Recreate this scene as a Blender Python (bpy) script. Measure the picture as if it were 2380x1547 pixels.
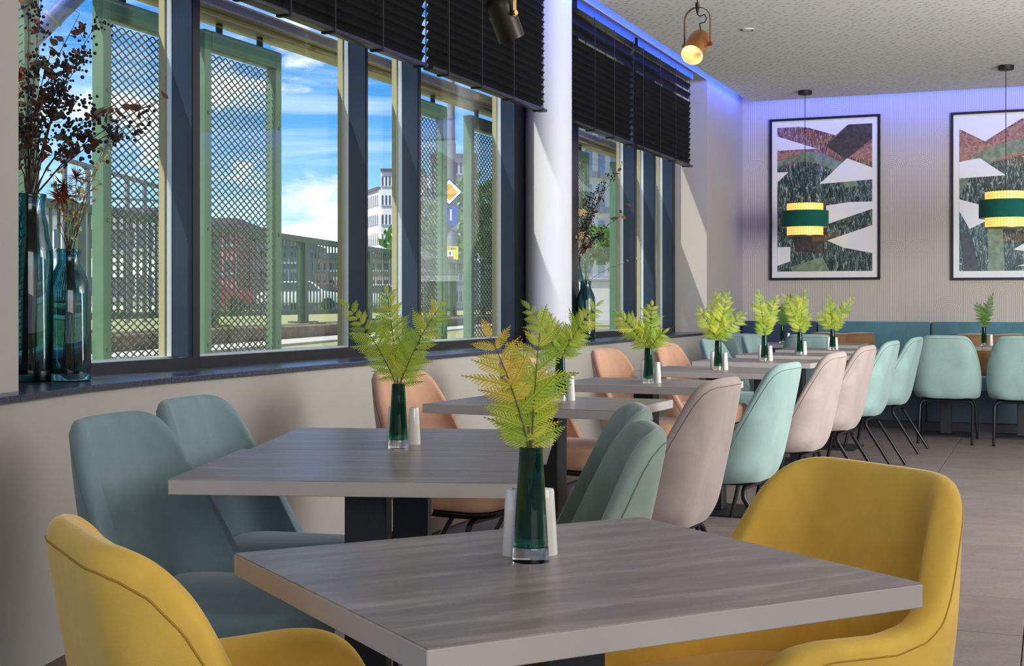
import bpy, bmesh, math, random
from mathutils import Vector, Matrix
from mathutils.bvhtree import BVHTree
PI = math.pi
S = bpy.context.scene
for o in list(bpy.data.objects): bpy.data.objects.remove(o)
C = S.collection

# ------------------------------------------------------------------ camera
F, CX, HY, EYE = 3200.0, 1095.0, 705.0, 1.10
cam = bpy.data.cameras.new('camera'); camo = bpy.data.objects.new('camera', cam); C.objects.link(camo)
camo.location = (0, 0, EYE); camo.rotation_euler = (PI/2, 0, 0)
cam.sensor_width = 36; cam.lens = 36*F/2380; cam.shift_y = -(773.5-HY)/2380; cam.shift_x = (1190-CX)/2380
cam.clip_start = .05; cam.clip_end = 1500
S.camera = camo
S.view_settings.view_transform = 'Standard'; S.view_settings.look = 'None'
S.view_settings.exposure = 0.82; S.view_settings.gamma = 1; S.view_settings.use_curve_mapping = False
S.cycles.max_bounces = 10; S.cycles.transparent_max_bounces = 24; S.cycles.transmission_bounces = 10
S.cycles.caustics_reflective = False; S.cycles.caustics_refractive = False
S.cycles.sample_clamp_indirect = 6

# ------------------------------------------------------------------ node helpers
class G:
    def __init__(s, nt): s.nt = nt; s.n = nt.nodes; s.l = nt.links
    def node(s, t, **k):
        n = s.n.new(t)
        for a, b in k.items(): setattr(n, a, b)
        return n
    def put(s, n, i, v):
        if v is None: return
        if isinstance(v, bpy.types.NodeSocket): s.l.new(v, n.inputs[i])
        else: n.inputs[i].default_value = v
    def m(s, op, a, b=None, c=None, clamp=False):
        n = s.node('ShaderNodeMath', operation=op); n.use_clamp = clamp
        s.put(n, 0, a); s.put(n, 1, b); s.put(n, 2, c); return n.outputs[0]
    def noise(s, vec, scale, detail=4, rough=.55, dist=0, out=0):
        n = s.node('ShaderNodeTexNoise'); s.put(n, 'Vector', vec); n.inputs['Scale'].default_value = scale
        n.inputs['Detail'].default_value = detail; n.inputs['Roughness'].default_value = rough
        n.inputs['Distortion'].default_value = dist; return n.outputs[out]
    def ramp(s, fac, stops, interp='LINEAR'):
        n = s.node('ShaderNodeValToRGB'); s.put(n, 0, fac); e = n.color_ramp.elements; n.color_ramp.interpolation = interp
        while len(e) < len(stops): e.new(.5)
        for i, (p, c) in enumerate(stops):
            e[i].position = p; e[i].color = (*c, 1) if len(c) == 3 else c
        return n.outputs[0]
    def mix(s, f, a, b):
        n = s.node('ShaderNodeMix', data_type='RGBA'); s.put(n, 0, f)
        for i, v in ((6, a), (7, b)):
            if not isinstance(v, bpy.types.NodeSocket) and len(v) == 3: v = (*v, 1)
            s.put(n, i, v)
        return n.outputs[2]
    def mapping(s, vec, scale=(1, 1, 1), rot=(0, 0, 0), loc=(0, 0, 0)):
        n = s.node('ShaderNodeMapping'); s.put(n, 0, vec); n.inputs['Scale'].default_value = scale
        n.inputs['Rotation'].default_value = rot; n.inputs['Location'].default_value = loc; return n.outputs[0]
    def coord(s, w='Object'): return s.node('ShaderNodeTexCoord').outputs[w]
    def sep(s, v):
        n = s.node('ShaderNodeSeparateXYZ'); s.put(n, 0, v); return n.outputs
    def comb(s, x, y, z=0.0):
        n = s.node('ShaderNodeCombineXYZ'); s.put(n, 0, x); s.put(n, 1, y); s.put(n, 2, z); return n.outputs[0]
    def bump(s, h, strength=.3, dist=.01):
        n = s.node('ShaderNodeBump'); s.put(n, 'Height', h); n.inputs['Strength'].default_value = strength
        n.inputs['Distance'].default_value = dist; return n.outputs[0]
def sr(r, g, b):
    f = lambda c: ((c/255+.055)/1.055)**2.4 if c > 10 else c/255/12.92
    return (f(r), f(g), f(b))
def new_mat(name):
    m = bpy.data.materials.new(name); m.use_nodes = True; g = G(m.node_tree)
    p = m.node_tree.nodes['Principled BSDF']; return m, g, p
def mat(name, col, rough=.5, metal=0, spec=.5, noise=0, nscale=8, coat=0, emit=None, estr=0, bump=0, bscale=60, trans=0, ior=1.45):
    m, g, p = new_mat(name)
    p.inputs['Base Color'].default_value = (*col, 1); p.inputs['Roughness'].default_value = rough
    p.inputs['Metallic'].default_value = metal; p.inputs['Specular IOR Level'].default_value = spec
    if noise:
        n = g.noise(g.coord(), nscale, 5)
        lo = tuple(c*(1-noise) for c in col); hi = tuple(min(1, c*(1+noise)) for c in col)
        g.l.new(g.ramp(n, [(.3, lo), (.7, hi)]), p.inputs['Base Color'])
    if bump: g.l.new(g.bump(g.noise(g.coord(), bscale, 4), bump, .003), p.inputs['Normal'])
    if coat: p.inputs['Coat Weight'].default_value = coat; p.inputs['Coat Roughness'].default_value = .03
    if emit: p.inputs['Emission Color'].default_value = (*emit, 1); p.inputs['Emission Strength'].default_value = estr
    if trans: p.inputs['Transmission Weight'].default_value = trans; p.inputs['IOR'].default_value = ior
    return m

# ------------------------------------------------------------------ world, sun, lights
TH = math.radians(22.9)
U = Vector((math.sin(TH), math.cos(TH), 0)); V = Vector((math.cos(TH), -math.sin(TH), 0)); N = -V
K0 = (1725-CX)/F; C0 = Vector((K0*13.25, 13.25, 0))          # back left room corner
w = bpy.data.worlds.new('sky'); S.world = w; w.use_nodes = True; g = G(w.node_tree)
bg = g.n['Background']
dr = g.coord('Generated'); x, y, z = g.sep(dr)
zc = g.m('MAXIMUM', z, 0.0)
grad = g.ramp(zc, [(0, sr(196, 220, 236)), (.05, sr(150, 200, 232)), (.13, sr(78, 152, 216)), (.25, sr(38, 112, 196)), (1, sr(16, 62, 140))])
flat = g.comb(g.m('MULTIPLY', x, 1.0), g.m('MULTIPLY', y, 1.0), g.m('MULTIPLY', z, 2.2))
n1 = g.noise(g.mapping(flat, loc=(3.15, 1.2, .33)), 5.5, 9, .58, .15)
lowf = g.ramp(zc, [(0, (.10,)*3), (.045, (.11,)*3), (.085, (.02,)*3), (.13, (-.0,)*3), (1, (0,)*3)])
cum = g.ramp(g.m('ADD', n1, lowf), [(.56, (0, 0, 0)), (.615, (1, 1, 1))])
wisp = g.noise(g.mapping(flat, scale=(1, 1, 4.5), rot=(0, .12, 0)), 4.0, 7, .6, .4)
wis = g.ramp(wisp, [(.45, (0, 0, 0)), (.75, (.55, .55, .55))])
shade = g.ramp(g.noise(g.mapping(flat, loc=(3.13, 1.2, .30)), 9, 6, .55), [(.35, sr(196, 206, 220)), (.6, (1, 1, 1))])
c1 = g.mix(wis, grad, (.86, .93, 1))
c2 = g.mix(cum, c1, shade)
below = g.m('LESS_THAN', z, 0.0)
g.l.new(g.mix(below, c2, sr(120, 125, 110)), bg.inputs[0]); bg.inputs[1].default_value = 1.0

sun = bpy.data.lights.new('sun', 'SUN'); sun.energy = 4.4; sun.angle = .01; sun.color = (1, .95, .87)
so = bpy.data.objects.new('sun', sun); C.objects.link(so)
sdir = Vector((-.74, -.46, 0)).normalized()*math.cos(math.radians(57)) + Vector((0, 0, math.sin(math.radians(57))))
so.rotation_euler = sdir.to_track_quat('Z', 'Y').to_euler(); so.location = (-10, 5, 20)
def area(name, loc, target, sx, sy, e, col):
    l = bpy.data.lights.new(name, 'AREA'); l.shape = 'RECTANGLE'; l.size = sx; l.size_y = sy; l.energy = e; l.color = col
    o = bpy.data.objects.new(name, l); C.objects.link(o); o.location = loc
    o.rotation_euler = (Vector(loc)-Vector(target)).to_track_quat('Z', 'Y').to_euler(); return o
WARM = (1, .90, .78)
area('fill_side', (6.5, 4.5, 2.6), (1.0, 7.0, .9), 5.0, 1.4, 80, WARM)  # added fill from the right, no lamp of the room
area('fill_behind', (2.0, -2.6, 2.3), (.6, 5, 1.2), 4.0, 1.6, 62, (1, .92, .84))  # added fill behind the camera, stands for no real lamp
area('fill_up', (5.2, 4.2, 1.75), (4.6, 6.2, 3.4), 3.0, 3.0, 260, (.92, .96, 1))  # added upward fill, only there to brighten the ceiling

# ------------------------------------------------------------------ geometry helpers
def tag(o, label=None, cat=None, group=None, kind=None):
    if label: o['label'] = label
    if cat: o['category'] = cat
    if group: o['group'] = group
    if kind: o['kind'] = kind
    return o
def thing(name, loc, rz=0, label=None, cat=None, group=None):
    o = bpy.data.objects.new(name, None); C.objects.link(o); o.location = loc; o.rotation_euler = (0, 0, rz)
    o.empty_display_size = .1
    return tag(o, label, cat, group)
def link(name, me, parent=None, loc=(0, 0, 0), rot=(0, 0, 0), scale=None):
    o = bpy.data.objects.new(name, me); C.objects.link(o); o.location = loc; o.rotation_euler = rot
    if scale: o.scale = scale if hasattr(scale, '__len__') else (scale,)*3
    if parent: o.parent = parent
    return o
class MB:
    def __init__(s): s.v = []; s.f = []; s.mi = []; s.cur = 0
    def add(s, vs, fs):
        b = len(s.v); s.v += [tuple(q) for q in vs]; s.f += [tuple(i+b for i in f) for f in fs]; s.mi += [s.cur]*len(fs); return s
    def box(s, a, b, M=None):
        x0, y0, z0 = a; x1, y1, z1 = b
        vs = [Vector(q) for q in ((x0, y0, z0), (x1, y0, z0), (x1, y1, z0), (x0, y1, z0), (x0, y0, z1), (x1, y0, z1), (x1, y1, z1), (x0, y1, z1))]
        if M is not None: vs = [M @ q for q in vs]
        return s.add(vs, [(0, 3, 2, 1), (4, 5, 6, 7), (0, 1, 5, 4), (1, 2, 6, 5), (2, 3, 7, 6), (3, 0, 4, 7)])
    def cbox(s, c, d, M=None):
        return s.box([c[i]-d[i]/2 for i in range(3)], [c[i]+d[i]/2 for i in range(3)], M)
    def prism(s, poly, z0, z1):           # plan polygon extruded in z, ccw
        n = len(poly); vs = [(p[0], p[1], z0) for p in poly]+[(p[0], p[1], z1) for p in poly]
        return s.add(vs, [tuple(range(n-1, -1, -1)), tuple(range(n, 2*n))]+[(i, (i+1) % n, (i+1) % n+n, i+n) for i in range(n)])
    def tube(s, pts, r, n=8, caps=True):
        pts = [Vector(p) for p in pts]; rs = r if hasattr(r, '__len__') else [r]*len(pts); b = len(s.v); rings = []
        up = Vector((0, 0, 1))
        for i, p in enumerate(pts):
            t = (pts[min(i+1, len(pts)-1)]-pts[max(i-1, 0)]).normalized()
            if i == 0:
                a = t.orthogonal().normalized()
            else:
                a = (a-t*a.dot(t)).normalized()
            c = t.cross(a)
            rings.append([p+(a*math.cos(2*PI*k/n)+c*math.sin(2*PI*k/n))*rs[i] for k in range(n)])
        vs = [q for ring in rings for q in ring]
        fs = [(i*n+k, i*n+(k+1) % n, (i+1)*n+(k+1) % n, (i+1)*n+k) for i in range(len(pts)-1) for k in range(n)]
        if caps: fs += [tuple(range(n-1, -1, -1)), tuple((len(pts)-1)*n+k for k in range(n))]
        return s.add(vs, fs)
    def lathe(s, prof, n=32, c=(0, 0, 0), M=None):
        vs = []; fs = []
        for (r, z) in prof:
            for k in range(n):
                q = Vector((c[0]+r*math.cos(2*PI*k/n), c[1]+r*math.sin(2*PI*k/n), c[2]+z)); vs.append(M @ q if M is not None else q)
        for i in range(len(prof)-1):
            for k in range(n): fs.append((i*n+k, i*n+(k+1) % n, (i+1)*n+(k+1) % n, (i+1)*n+k))
        if prof[0][0] > 1e-4: fs.append(tuple(range(n-1, -1, -1)))
        if prof[-1][0] > 1e-4: fs.append(tuple((len(prof)-1)*n+k for k in range(n)))
        return s.add(vs, fs)
    def mesh(s, name, mats, smooth=False, bevel=0, segs=2, auto=None):
        me = bpy.data.meshes.new(name); me.from_pydata(s.v, [], s.f); mats = mats if isinstance(mats, (list, tuple)) else [mats]
        for m in mats: me.materials.append(m)
        if len(mats) > 1: me.polygons.foreach_set('material_index', s.mi)
        bm = bmesh.new(); bm.from_mesh(me); bmesh.ops.remove_doubles(bm, verts=bm.verts, dist=1e-6)
        if bevel:
            es = [e for e in bm.edges if len(e.link_faces) == 2 and e.calc_face_angle(0) > .6]
            bmesh.ops.bevel(bm, geom=es, offset=bevel, segments=segs, affect='EDGES', profile=.5, clamp_overlap=True)
        if bevel or smooth: bmesh.ops.recalc_face_normals(bm, faces=bm.faces)
        bm.to_mesh(me); bm.free()
        if smooth or bevel: me.polygons.foreach_set('use_smooth', [True]*len(me.polygons))
        if bevel or auto:
            for e in me.edges: pass
            me.set_sharp_from_angle(angle=auto or math.radians(25))
        me.update(); return me
    def obj(s, name, mats, parent=None, **k): return link(name, s.mesh(name, mats, **k), parent)
def copy_tree(o, parent=None):
    c = o.copy(); C.objects.link(c)
    if parent is not None: c.parent = parent
    for ch in list(kids.get(o.name, [])): copy_tree(ch, c)
    return c
kids = {}
def index_kids():
    kids.clear()
    for o in bpy.data.objects:
        if o.parent: kids.setdefault(o.parent.name, []).append(o)
def modmesh(me, mods):
    o = bpy.data.objects.new('tmp', me); C.objects.link(o)
    for t, kw in mods:
        m = o.modifiers.new(t, t)
        for a, b in kw.items(): setattr(m, a, b)
    bpy.context.view_layer.update(); dg = bpy.context.evaluated_depsgraph_get()
    r = bpy.data.meshes.new_from_object(o.evaluated_get(dg)); bpy.data.objects.remove(o)
    r.polygons.foreach_set('use_smooth', [True]*len(r.polygons)); return r
def lerp(tab, x):
    if x <= tab[0][0]: return tab[0][1]
    for (a, b), (c, d) in zip(tab, tab[1:]):
        if x <= c: return b+(d-b)*(x-a)/(c-a)
    return tab[-1][1]
def smoothtab(tab, x):
    if x <= tab[0][0]: return tab[0][1]
    for (a, b), (c, d) in zip(tab, tab[1:]):
        if x <= c:
            t = (x-a)/(c-a); return b+(d-b)*t
    return tab[-1][1]
def gp(px, py, z):                       # point of a pixel of the survey photograph on the plane of height z
    Y = (EYE-z)*F/(py-HY); return Vector(((px-CX)*Y/F, Y, z))
CW = N.dot(C0)
def wY(px, d):                           # depth of the window wall plane (offset d outwards) along a sight line
    k = (px-CX)/F; return (CW+d)/(-math.cos(TH)*k+math.sin(TH))
def wS(px, d):                           # distance along the window wall from the back corner
    Y = wY(px, d); P = Vector(((px-CX)*Y/F, Y, 0)); return (C0-P).dot(U)
def wZ(px, py, d): return EYE+(HY-py)*wY(px, d)/F
def W(s, d, z): p = C0-U*s+N*d; return Vector((p.x, p.y, z))
def bT(px, e=0):                         # distance along back wall from the corner; e = distance in front of the wall
    k = (px-CX)/F; cb = U.dot(C0)-e; Y = cb/(U.x*k+U.y); P = Vector((k*Y, Y, 0)); return (P-C0).dot(V), Y
def B(t, e, z): p = C0+V*t-U*e; return Vector((p.x, p.y, z))
def fbox(mb, fr, a, b):                  # box in a wall frame: fr maps (s,d,z)
    (s0, d0, z0), (s1, d1, z1) = a, b
    vs = [fr(s, d, z) for z in (z0, z1) for s, d in ((s0, d0), (s1, d0), (s1, d1), (s0, d1))]
    return mb.add(vs, [(0, 3, 2, 1), (4, 5, 6, 7), (0, 1, 5, 4), (1, 2, 6, 5), (2, 3, 7, 6), (3, 0, 4, 7)])
def fixn(o):
    bm = bmesh.new(); bm.from_mesh(o.data); bmesh.ops.recalc_face_normals(bm, faces=bm.faces); bm.to_mesh(o.data); bm.free(); return o

# ------------------------------------------------------------------ materials
def velvet(name, col, var=.16, dark=.75):
    m, g, p = new_mat(name); co = g.coord()
    n = g.noise(co, 6, 4, .6, .6); n2 = g.noise(co, 420, 2)
    base = g.ramp(n, [(.3, tuple(c*(1-var) for c in col)), (.55, col), (.75, tuple(min(1, c*(1+var*.8)) for c in col))])
    g.l.new(base, p.inputs['Base Color']); p.inputs['Roughness'].default_value = .82; p.inputs['Specular IOR Level'].default_value = .15
    p.inputs['Sheen Weight'].default_value = .55; p.inputs['Sheen Roughness'].default_value = .35
    p.inputs['Sheen Tint'].default_value = (*[min(1, c*.5+.5) for c in col], 1)
    g.l.new(g.bump(n2, .18, .0015), p.inputs['Normal']); return m
M_TEAL = velvet('velvet_teal', sr(150, 176, 168)); M_TEALB = velvet('velvet_blue_teal', sr(128, 150, 155))
M_TAUPE = velvet('velvet_taupe', sr(172, 156, 148)); M_LAMPLIT = velvet('velvet_taupe_lamplit', sr(206, 160, 130))  # second one is the taupe fabric with warm lamp light put into its colour
M_SAGE = velvet('velvet_sage', sr(148, 166, 156)); M_YEL = velvet('velvet_yellow', sr(230, 188, 84))
M_PIPE = mat('seam_thread', sr(98, 118, 112), .8); M_PIPEY = mat('seam_thread_yellow', sr(178, 132, 44), .8)
M_PIPET = mat('seam_thread_taupe', sr(120, 100, 90), .8)
M_BLACK = mat('black_powder_coat', sr(28, 29, 32), .45, bump=.15, bscale=300)
M_STEEL = mat('dark_tube_steel', sr(42, 42, 44), .28, metal=.6)
m, g, p = new_mat('table_laminate'); co = g.coord()
st = g.noise(g.mapping(co, scale=(1.5, 9, 9)), 2.8, 8, .66, .2); st2 = g.noise(g.mapping(co, scale=(1, 5, 5)), 2.2, 5, .6, .8)
g.l.new(g.mix(g.ramp(st2, [(.35, (0, 0, 0)), (.7, (1, 1, 1))]), g.ramp(st, [(.3, sr(118, 108, 100)), (.5, sr(142, 132, 124)), (.68, sr(184, 176, 168))]), g.ramp(st, [(.3, sr(112, 102, 95)), (.7, sr(158, 149, 141))])), p.inputs['Base Color'])
g.l.new(g.ramp(st, [(.2, (.30,)*3), (.8, (.40,)*3)]), p.inputs['Roughness']); g.l.new(g.bump(st, .07, .0008), p.inputs['Normal']); p.inputs['Specular IOR Level'].default_value = .8
M_TOP = m
M_EDGE = mat('table_edge', sr(182, 174, 168), .5, noise=.06, nscale=5)
M_WALL = mat('wall_plaster', sr(168, 161, 151), .85, noise=.03, nscale=2.5, bump=.12, bscale=140)
M_WHITE = mat('white_plaster', sr(226, 222, 216), .8, noise=.02, nscale=3, bump=.08, bscale=120)
M_COL = mat('column_paint', sr(200, 200, 202), .6)
m, g, p = new_mat('sill_granite'); co = g.coord()
g.l.new(g.ramp(g.noise(co, 90, 6, .7), [(.35, sr(26, 30, 36)), (.6, sr(58, 66, 76)), (.8, sr(96, 104, 112))]), p.inputs['Base Color'])
p.inputs['Roughness'].default_value = .24; p.inputs['Specular IOR Level'].default_value = 1.0; g.l.new(g.bump(g.noise(co, 60, 4), .15, .001), p.inputs['Normal']); M_SILL = m
M_NAVY = mat('frame_navy', sr(34, 48, 66), .33, coat=.2, noise=.08, nscale=5); M_FBLK = mat('frame_black', sr(14, 15, 19), .35)
M_BEIGE = mat('frame_beige', sr(170, 164, 124), .5); M_SPACER = mat('spacer_aluminium', sr(200, 208, 210), .35, metal=.4)
m, g, p = new_mat('window_glass'); g.n.remove(p)
tr = g.node('ShaderNodeBsdfTransparent'); tr.inputs[0].default_value = (.975, .99, .985, 1); gl = g.node('ShaderNodeBsdfGlossy'); gl.inputs['Roughness'].default_value = .0
fr = g.node('ShaderNodeFresnel'); bf = g.node('ShaderNodeNewGeometry').outputs['Backfacing']; g.l.new(g.m('SUBTRACT', 1.45, g.m('MULTIPLY', bf, 1.45-1/1.45)), fr.inputs[0]); mx = g.node('ShaderNodeMixShader')
g.l.new(fr.outputs[0], mx.inputs[0]); g.l.new(tr.outputs[0], mx.inputs[1]); g.l.new(gl.outputs[0], mx.inputs[2]); g.l.new(mx.outputs[0], g.n['Material Output'].inputs[0]); M_GLASS = m
# floor tile: stone
m, g, p = new_mat('floor_stone'); co = g.node('ShaderNodeNewGeometry').outputs['Position']; oi = g.node('ShaderNodeObjectInfo').outputs['Random']
wn = g.noise(g.mapping(co, rot=(0, 0, TH), scale=(2, 3, 2)), 2.2, 9, .75, .4); wn2 = g.noise(g.mapping(co, rot=(0, 0, TH), scale=(12, 30, 12)), 5, 5, .7)
b1 = g.ramp(wn, [(.3, sr(118, 104, 97)), (.7, sr(146, 131, 122))])
b2 = g.mix(g.ramp(wn2, [(.36, (.75,)*3), (.46, (0,)*3)]), b1, sr(86, 72, 64))
hs = g.node('ShaderNodeHueSaturation'); g.l.new(b2, hs.inputs['Color']); g.l.new(g.m('ADD', g.m('MULTIPLY', oi, .07), .96), hs.inputs['Value'])
g.l.new(hs.outputs[0], p.inputs['Base Color']); p.inputs['Roughness'].default_value = .42; g.l.new(g.bump(wn2, .25, .002), p.inputs['Normal']); M_FLOOR = m
M_GROUT = mat('floor_grout', sr(74, 66, 60), .9)
# ceiling: perforated acoustic panel (slots)
m, g, p = new_mat('ceiling_acoustic'); x, y, z = g.sep(g.mapping(g.coord(), rot=(0, 0, TH)))
fx = g.m('MULTIPLY', x, 1/.062); fy = g.m('MULTIPLY', y, 1/.040)
iy = g.m('FLOOR', fy); fx = g.m('ADD', fx, g.m('MULTIPLY', iy, .37)); ix = g.m('FLOOR', fx)
wnn = g.node('ShaderNodeTexWhiteNoise', noise_dimensions='2D'); g.l.new(g.comb(ix, iy), wnn.inputs['Vector']); rv = g.sep(wnn.outputs['Color'])
lx = g.m('SUBTRACT', g.m('FRACT', fx), g.m('ADD', .3, g.m('MULTIPLY', rv[0], .4))); ly = g.m('SUBTRACT', g.m('FRACT', fy), g.m('ADD', .25, g.m('MULTIPLY', rv[1], .5)))
dash = g.m('MULTIPLY', g.m('MULTIPLY', g.m('LESS_THAN', g.m('ABSOLUTE', lx), .17), g.m('LESS_THAN', g.m('ABSOLUTE', ly), .085)), g.m('GREATER_THAN', rv[2], .35))
g.l.new(g.mix(dash, sr(224, 222, 218), sr(96, 96, 98)), p.inputs['Base Color']); p.inputs['Roughness'].default_value = .9
g.l.new(g.bump(g.m('MULTIPLY', dash, -1.0), .5, .004), p.inputs['Normal']); M_CEIL = m
# wallpaper: ribbed arches
m, g, p = new_mat('wallpaper_arches'); x, y, z = g.sep(g.mapping(g.coord(), rot=(0, 0, TH)))
CWD, PER = .25, .78
cxn = g.m('DIVIDE', x, CWD); ic = g.m('FLOOR', cxn); wn = g.node('ShaderNodeTexWhiteNoise', noise_dimensions='1D'); g.l.new(ic, wn.inputs['W'])
uu = g.m('MULTIPLY', g.m('SUBTRACT', g.m('FRACT', cxn), .5), CWD)
zz = g.m('ADD', z, g.m('MULTIPLY', g.m('FLOOR', g.m('MULTIPLY', wn.outputs['Value'], 6)), PER/6)); vv = g.m('SUBTRACT', g.m('MULTIPLY', g.m('FRACT', g.m('DIVIDE', zz, PER)), PER), PER*.5)
vp = g.m('MAXIMUM', vv, 0.0); rad = g.m('SQRT', g.m('ADD', g.m('MULTIPLY', uu, uu), g.m('MULTIPLY', vp, vp)))
inn = g.m('LESS_THAN', rad, CWD*.5); au = g.m('ABSOLUTE', uu)
rr = g.m('ADD', g.m('MULTIPLY', inn, rad), g.m('MULTIPLY', g.m('SUBTRACT', 1.0, inn), au))
rib = g.m('SINE', g.m('MULTIPLY', rr, 2*PI/.018)); line = g.ramp(rib, [(.0, (1, 1, 1)), (.28, (0, 0, 0))])
g.l.new(g.mix(g.m('MULTIPLY', line, .42), sr(192, 183, 171), sr(158, 149, 138)), p.inputs['Base Color']); p.inputs['Roughness'].default_value = .7
g.l.new(g.bump(rib, .2, .003), p.inputs['Normal']); M_PAPER = m
M_BLIND = mat('blind_slat', sr(4, 4, 6), .6, spec=.12); M_TAPE = mat('blind_tape', sr(10, 10, 12), .8); M_RAIL = mat('blind_rail', sr(16, 14, 15), .4)
M_GREEN = mat('painted_green_steel', sr(86, 122, 92), .45, noise=.1, nscale=6); M_GRN2 = mat('railing_green', sr(52, 92, 62), .5, noise=.1, nscale=4)
M_MESH = mat('expanded_metal', sr(70, 78, 66), .5, metal=.2)
M_LED = mat('led_strip', (0, 0, 0), emit=(.04, .10, 1.0), estr=52)
def leafmat(name, c1, c2):
    m, g, p = new_mat(name); oi = g.node('ShaderNodeObjectInfo').outputs['Random']; co = g.coord(); x, y, z = g.sep(co)
    n = g.m('ADD', g.m('MULTIPLY', oi, .6), g.m('MULTIPLY', g.noise(co, 30, 3), .4))
    col = g.ramp(n, [(.1, c1), (.8, c2)]); rib = g.m('LESS_THAN', g.m('ABSOLUTE', y), .0006)
    col = g.mix(g.m('MULTIPLY', rib, .6), col, tuple(c*.45 for c in c1)); g.l.new(col, p.inputs['Base Color']); p.inputs['Roughness'].default_value = .5
    t = g.node('ShaderNodeBsdfTranslucent'); g.l.new(col, t.inputs[0]); mx = g.node('ShaderNodeMixShader'); mx.inputs[0].default_value = .45
    g.l.new(p.outputs[0], mx.inputs[1]); g.l.new(t.outputs[0], mx.inputs[2]); g.l.new(mx.outputs[0], g.n['Material Output'].inputs[0]); return m
M_FERN = leafmat('fern_green', sr(150, 192, 66), sr(226, 226, 84)); M_FERNY = leafmat('fern_yellow', sr(222, 210, 84), sr(244, 202, 92))
M_FERND = leafmat('fern_dark', sr(70, 125, 60), sr(120, 165, 60))
M_STEM = mat('fern_stem', sr(92, 84, 46), .6); M_TWIG = mat('dried_twig', sr(74, 56, 44), .8)
M_DLEAF = leafmat('dried_leaf', sr(96, 66, 50), sr(150, 92, 58)); M_DOLV = leafmat('dried_leaf_grey', sr(88, 80, 64), sr(120, 106, 82))
M_BERRY = mat('dried_berry', sr(30, 26, 28), .7); M_RUST = leafmat('dried_rust_flower', sr(104, 52, 30), sr(160, 80, 44)); M_PALE = leafmat('pale_blossom', sr(190, 180, 120), sr(232, 226, 180))
M_BOTTLE = mat('smoky_teal_glass', sr(116, 166, 172), .0, trans=1, ior=1.45)
M_BUD = mat('green_bud_glass', sr(28, 116, 92), .02, trans=.92, ior=1.45); M_CLEAR = mat('clear_glass', (.95, .97, .96), .0, trans=1, ior=1.45)
M_PORC = mat('white_porcelain', sr(236, 230, 222), .18, coat=.6); M_HOLE = mat('shaker_holes', sr(50, 48, 46), .8)
M_BRASS = mat('brushed_copper', sr(176, 116, 66), .32, metal=.9); M_SHADEIN = mat('lamp_cream_inside', sr(250, 225, 170), .5, emit=(1, .72, .36), estr=1.5)
M_BULB = mat('lit_bulb', (1, 1, 1), emit=(1, .80, .5), estr=28); M_SPOTD = mat('spot_dark_metal', sr(44, 40, 36), .4, metal=.7)
M_BRASSD = mat('strap_brass', sr(120, 96, 60), .35, metal=.8)

# ------------------------------------------------------------------ room shell
ZS, ZC, ZO = .852, 3.0, 3.03
DI, DG, DO = .28, .385, .402
fl = MB(); fl.box((-3, -4, -.08), (9, 15.5, -.012)); floor = tag(fl.obj('floor', M_GROUT), kind='structure')
# front line of the window sill, from towards the camera to the back corner
front = [gp(0, 922.9, ZS), gp(50, 916.6, ZS), gp(130, 906, ZS), gp(210, 895.6, ZS), gp(300, 886, ZS), W(wS(400, -.02), -.02, ZS)]
hd = (front[1]-front[0]).normalized(); pre = [front[0]-hd*7.0, front[0]-hd*2.5]
front = pre+front
END_S = wS(1643, 0)
front.append(W(END_S-.02, -.02, ZS))
off = lambda pts, d: [Vector((p.x+N.x*d, p.y+N.y*d, 0)) for p in pts]
wallf = off(front[:-1], .02)+[W(0, 0, 0)]
m_ = MB(); m_.prism([(p.x, p.y) for p in wallf]+[(p.x, p.y) for p in reversed(off(wallf, .62))], 0, ZS-.022)
wl = tag(fixn(m_.obj('wall_left', M_WALL)), kind='structure')
# skirting along that wall
m_ = MB(); bpts = off(wallf[1:], -.012); m_.prism([(p.x, p.y) for p in bpts]+[(p.x, p.y) for p in reversed(off(bpts, .02))], 0, .07)
tag(fixn(m_.obj('baseboard_left', mat('baseboard_brown', sr(96, 78, 64), .6))), kind='structure')
# sill slab in three stones
def sill(i0, i1, s1=None):
    a = front[i0:i1+1]; m_ = MB(); m_.prism([(p.x, p.y) for p in a]+[(p.x, p.y) for p in reversed(off(a, .36))], ZS-.02, ZS)
    return fixn(m_.obj('sill_slab', M_SILL, bevel=.003, segs=2))
sillroot = tag(thing('trim_1', (0, 0, 0)), kind='structure')
cut = W(wS(615, -.02), -.02, ZS); cut2 = W(wS(1279, -.02), -.02, ZS)
front_s = [front[1], front[2], front[3]-hd*0]; 
def slab(pts):
    m_ = MB(); m_.prism([(p.x, p.y) for p in pts]+[(p.x, p.y) for p in reversed(off(pts, .42))], ZS-.02, ZS)
    o = fixn(m_.obj('sill_slab', M_SILL, sillroot, bevel=.0025, segs=1)); return o
gapv = U*.0015
slab([front[1], front[3]-gapv]); slab([front[3]+gapv, front[4], front[5], front[6], front[7]-gapv])
slab([front[7]+gapv, cut-gapv]); slab([cut+gapv, cut2-gapv]); slab([cut2+gapv, front[-1]])
# pillar at the left edge (stands on the sill line)
pe = gp(43, 908.5, ZS); pd = hd
m_ = MB(); q0 = pe; q1 = pe-pd*2.2; nn = Vector((-pd.y, pd.x, 0))
m_.prism([(q0.x, q0.y), (q0.x+nn.x*.5, q0.y+nn.y*.5), (q1.x+nn.x*.5, q1.y+nn.y*.5), (q1.x, q1.y)], ZS, 3.3)
tag(fixn(m_.obj('wall_left_pillar', M_WALL)), kind='structure')
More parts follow.
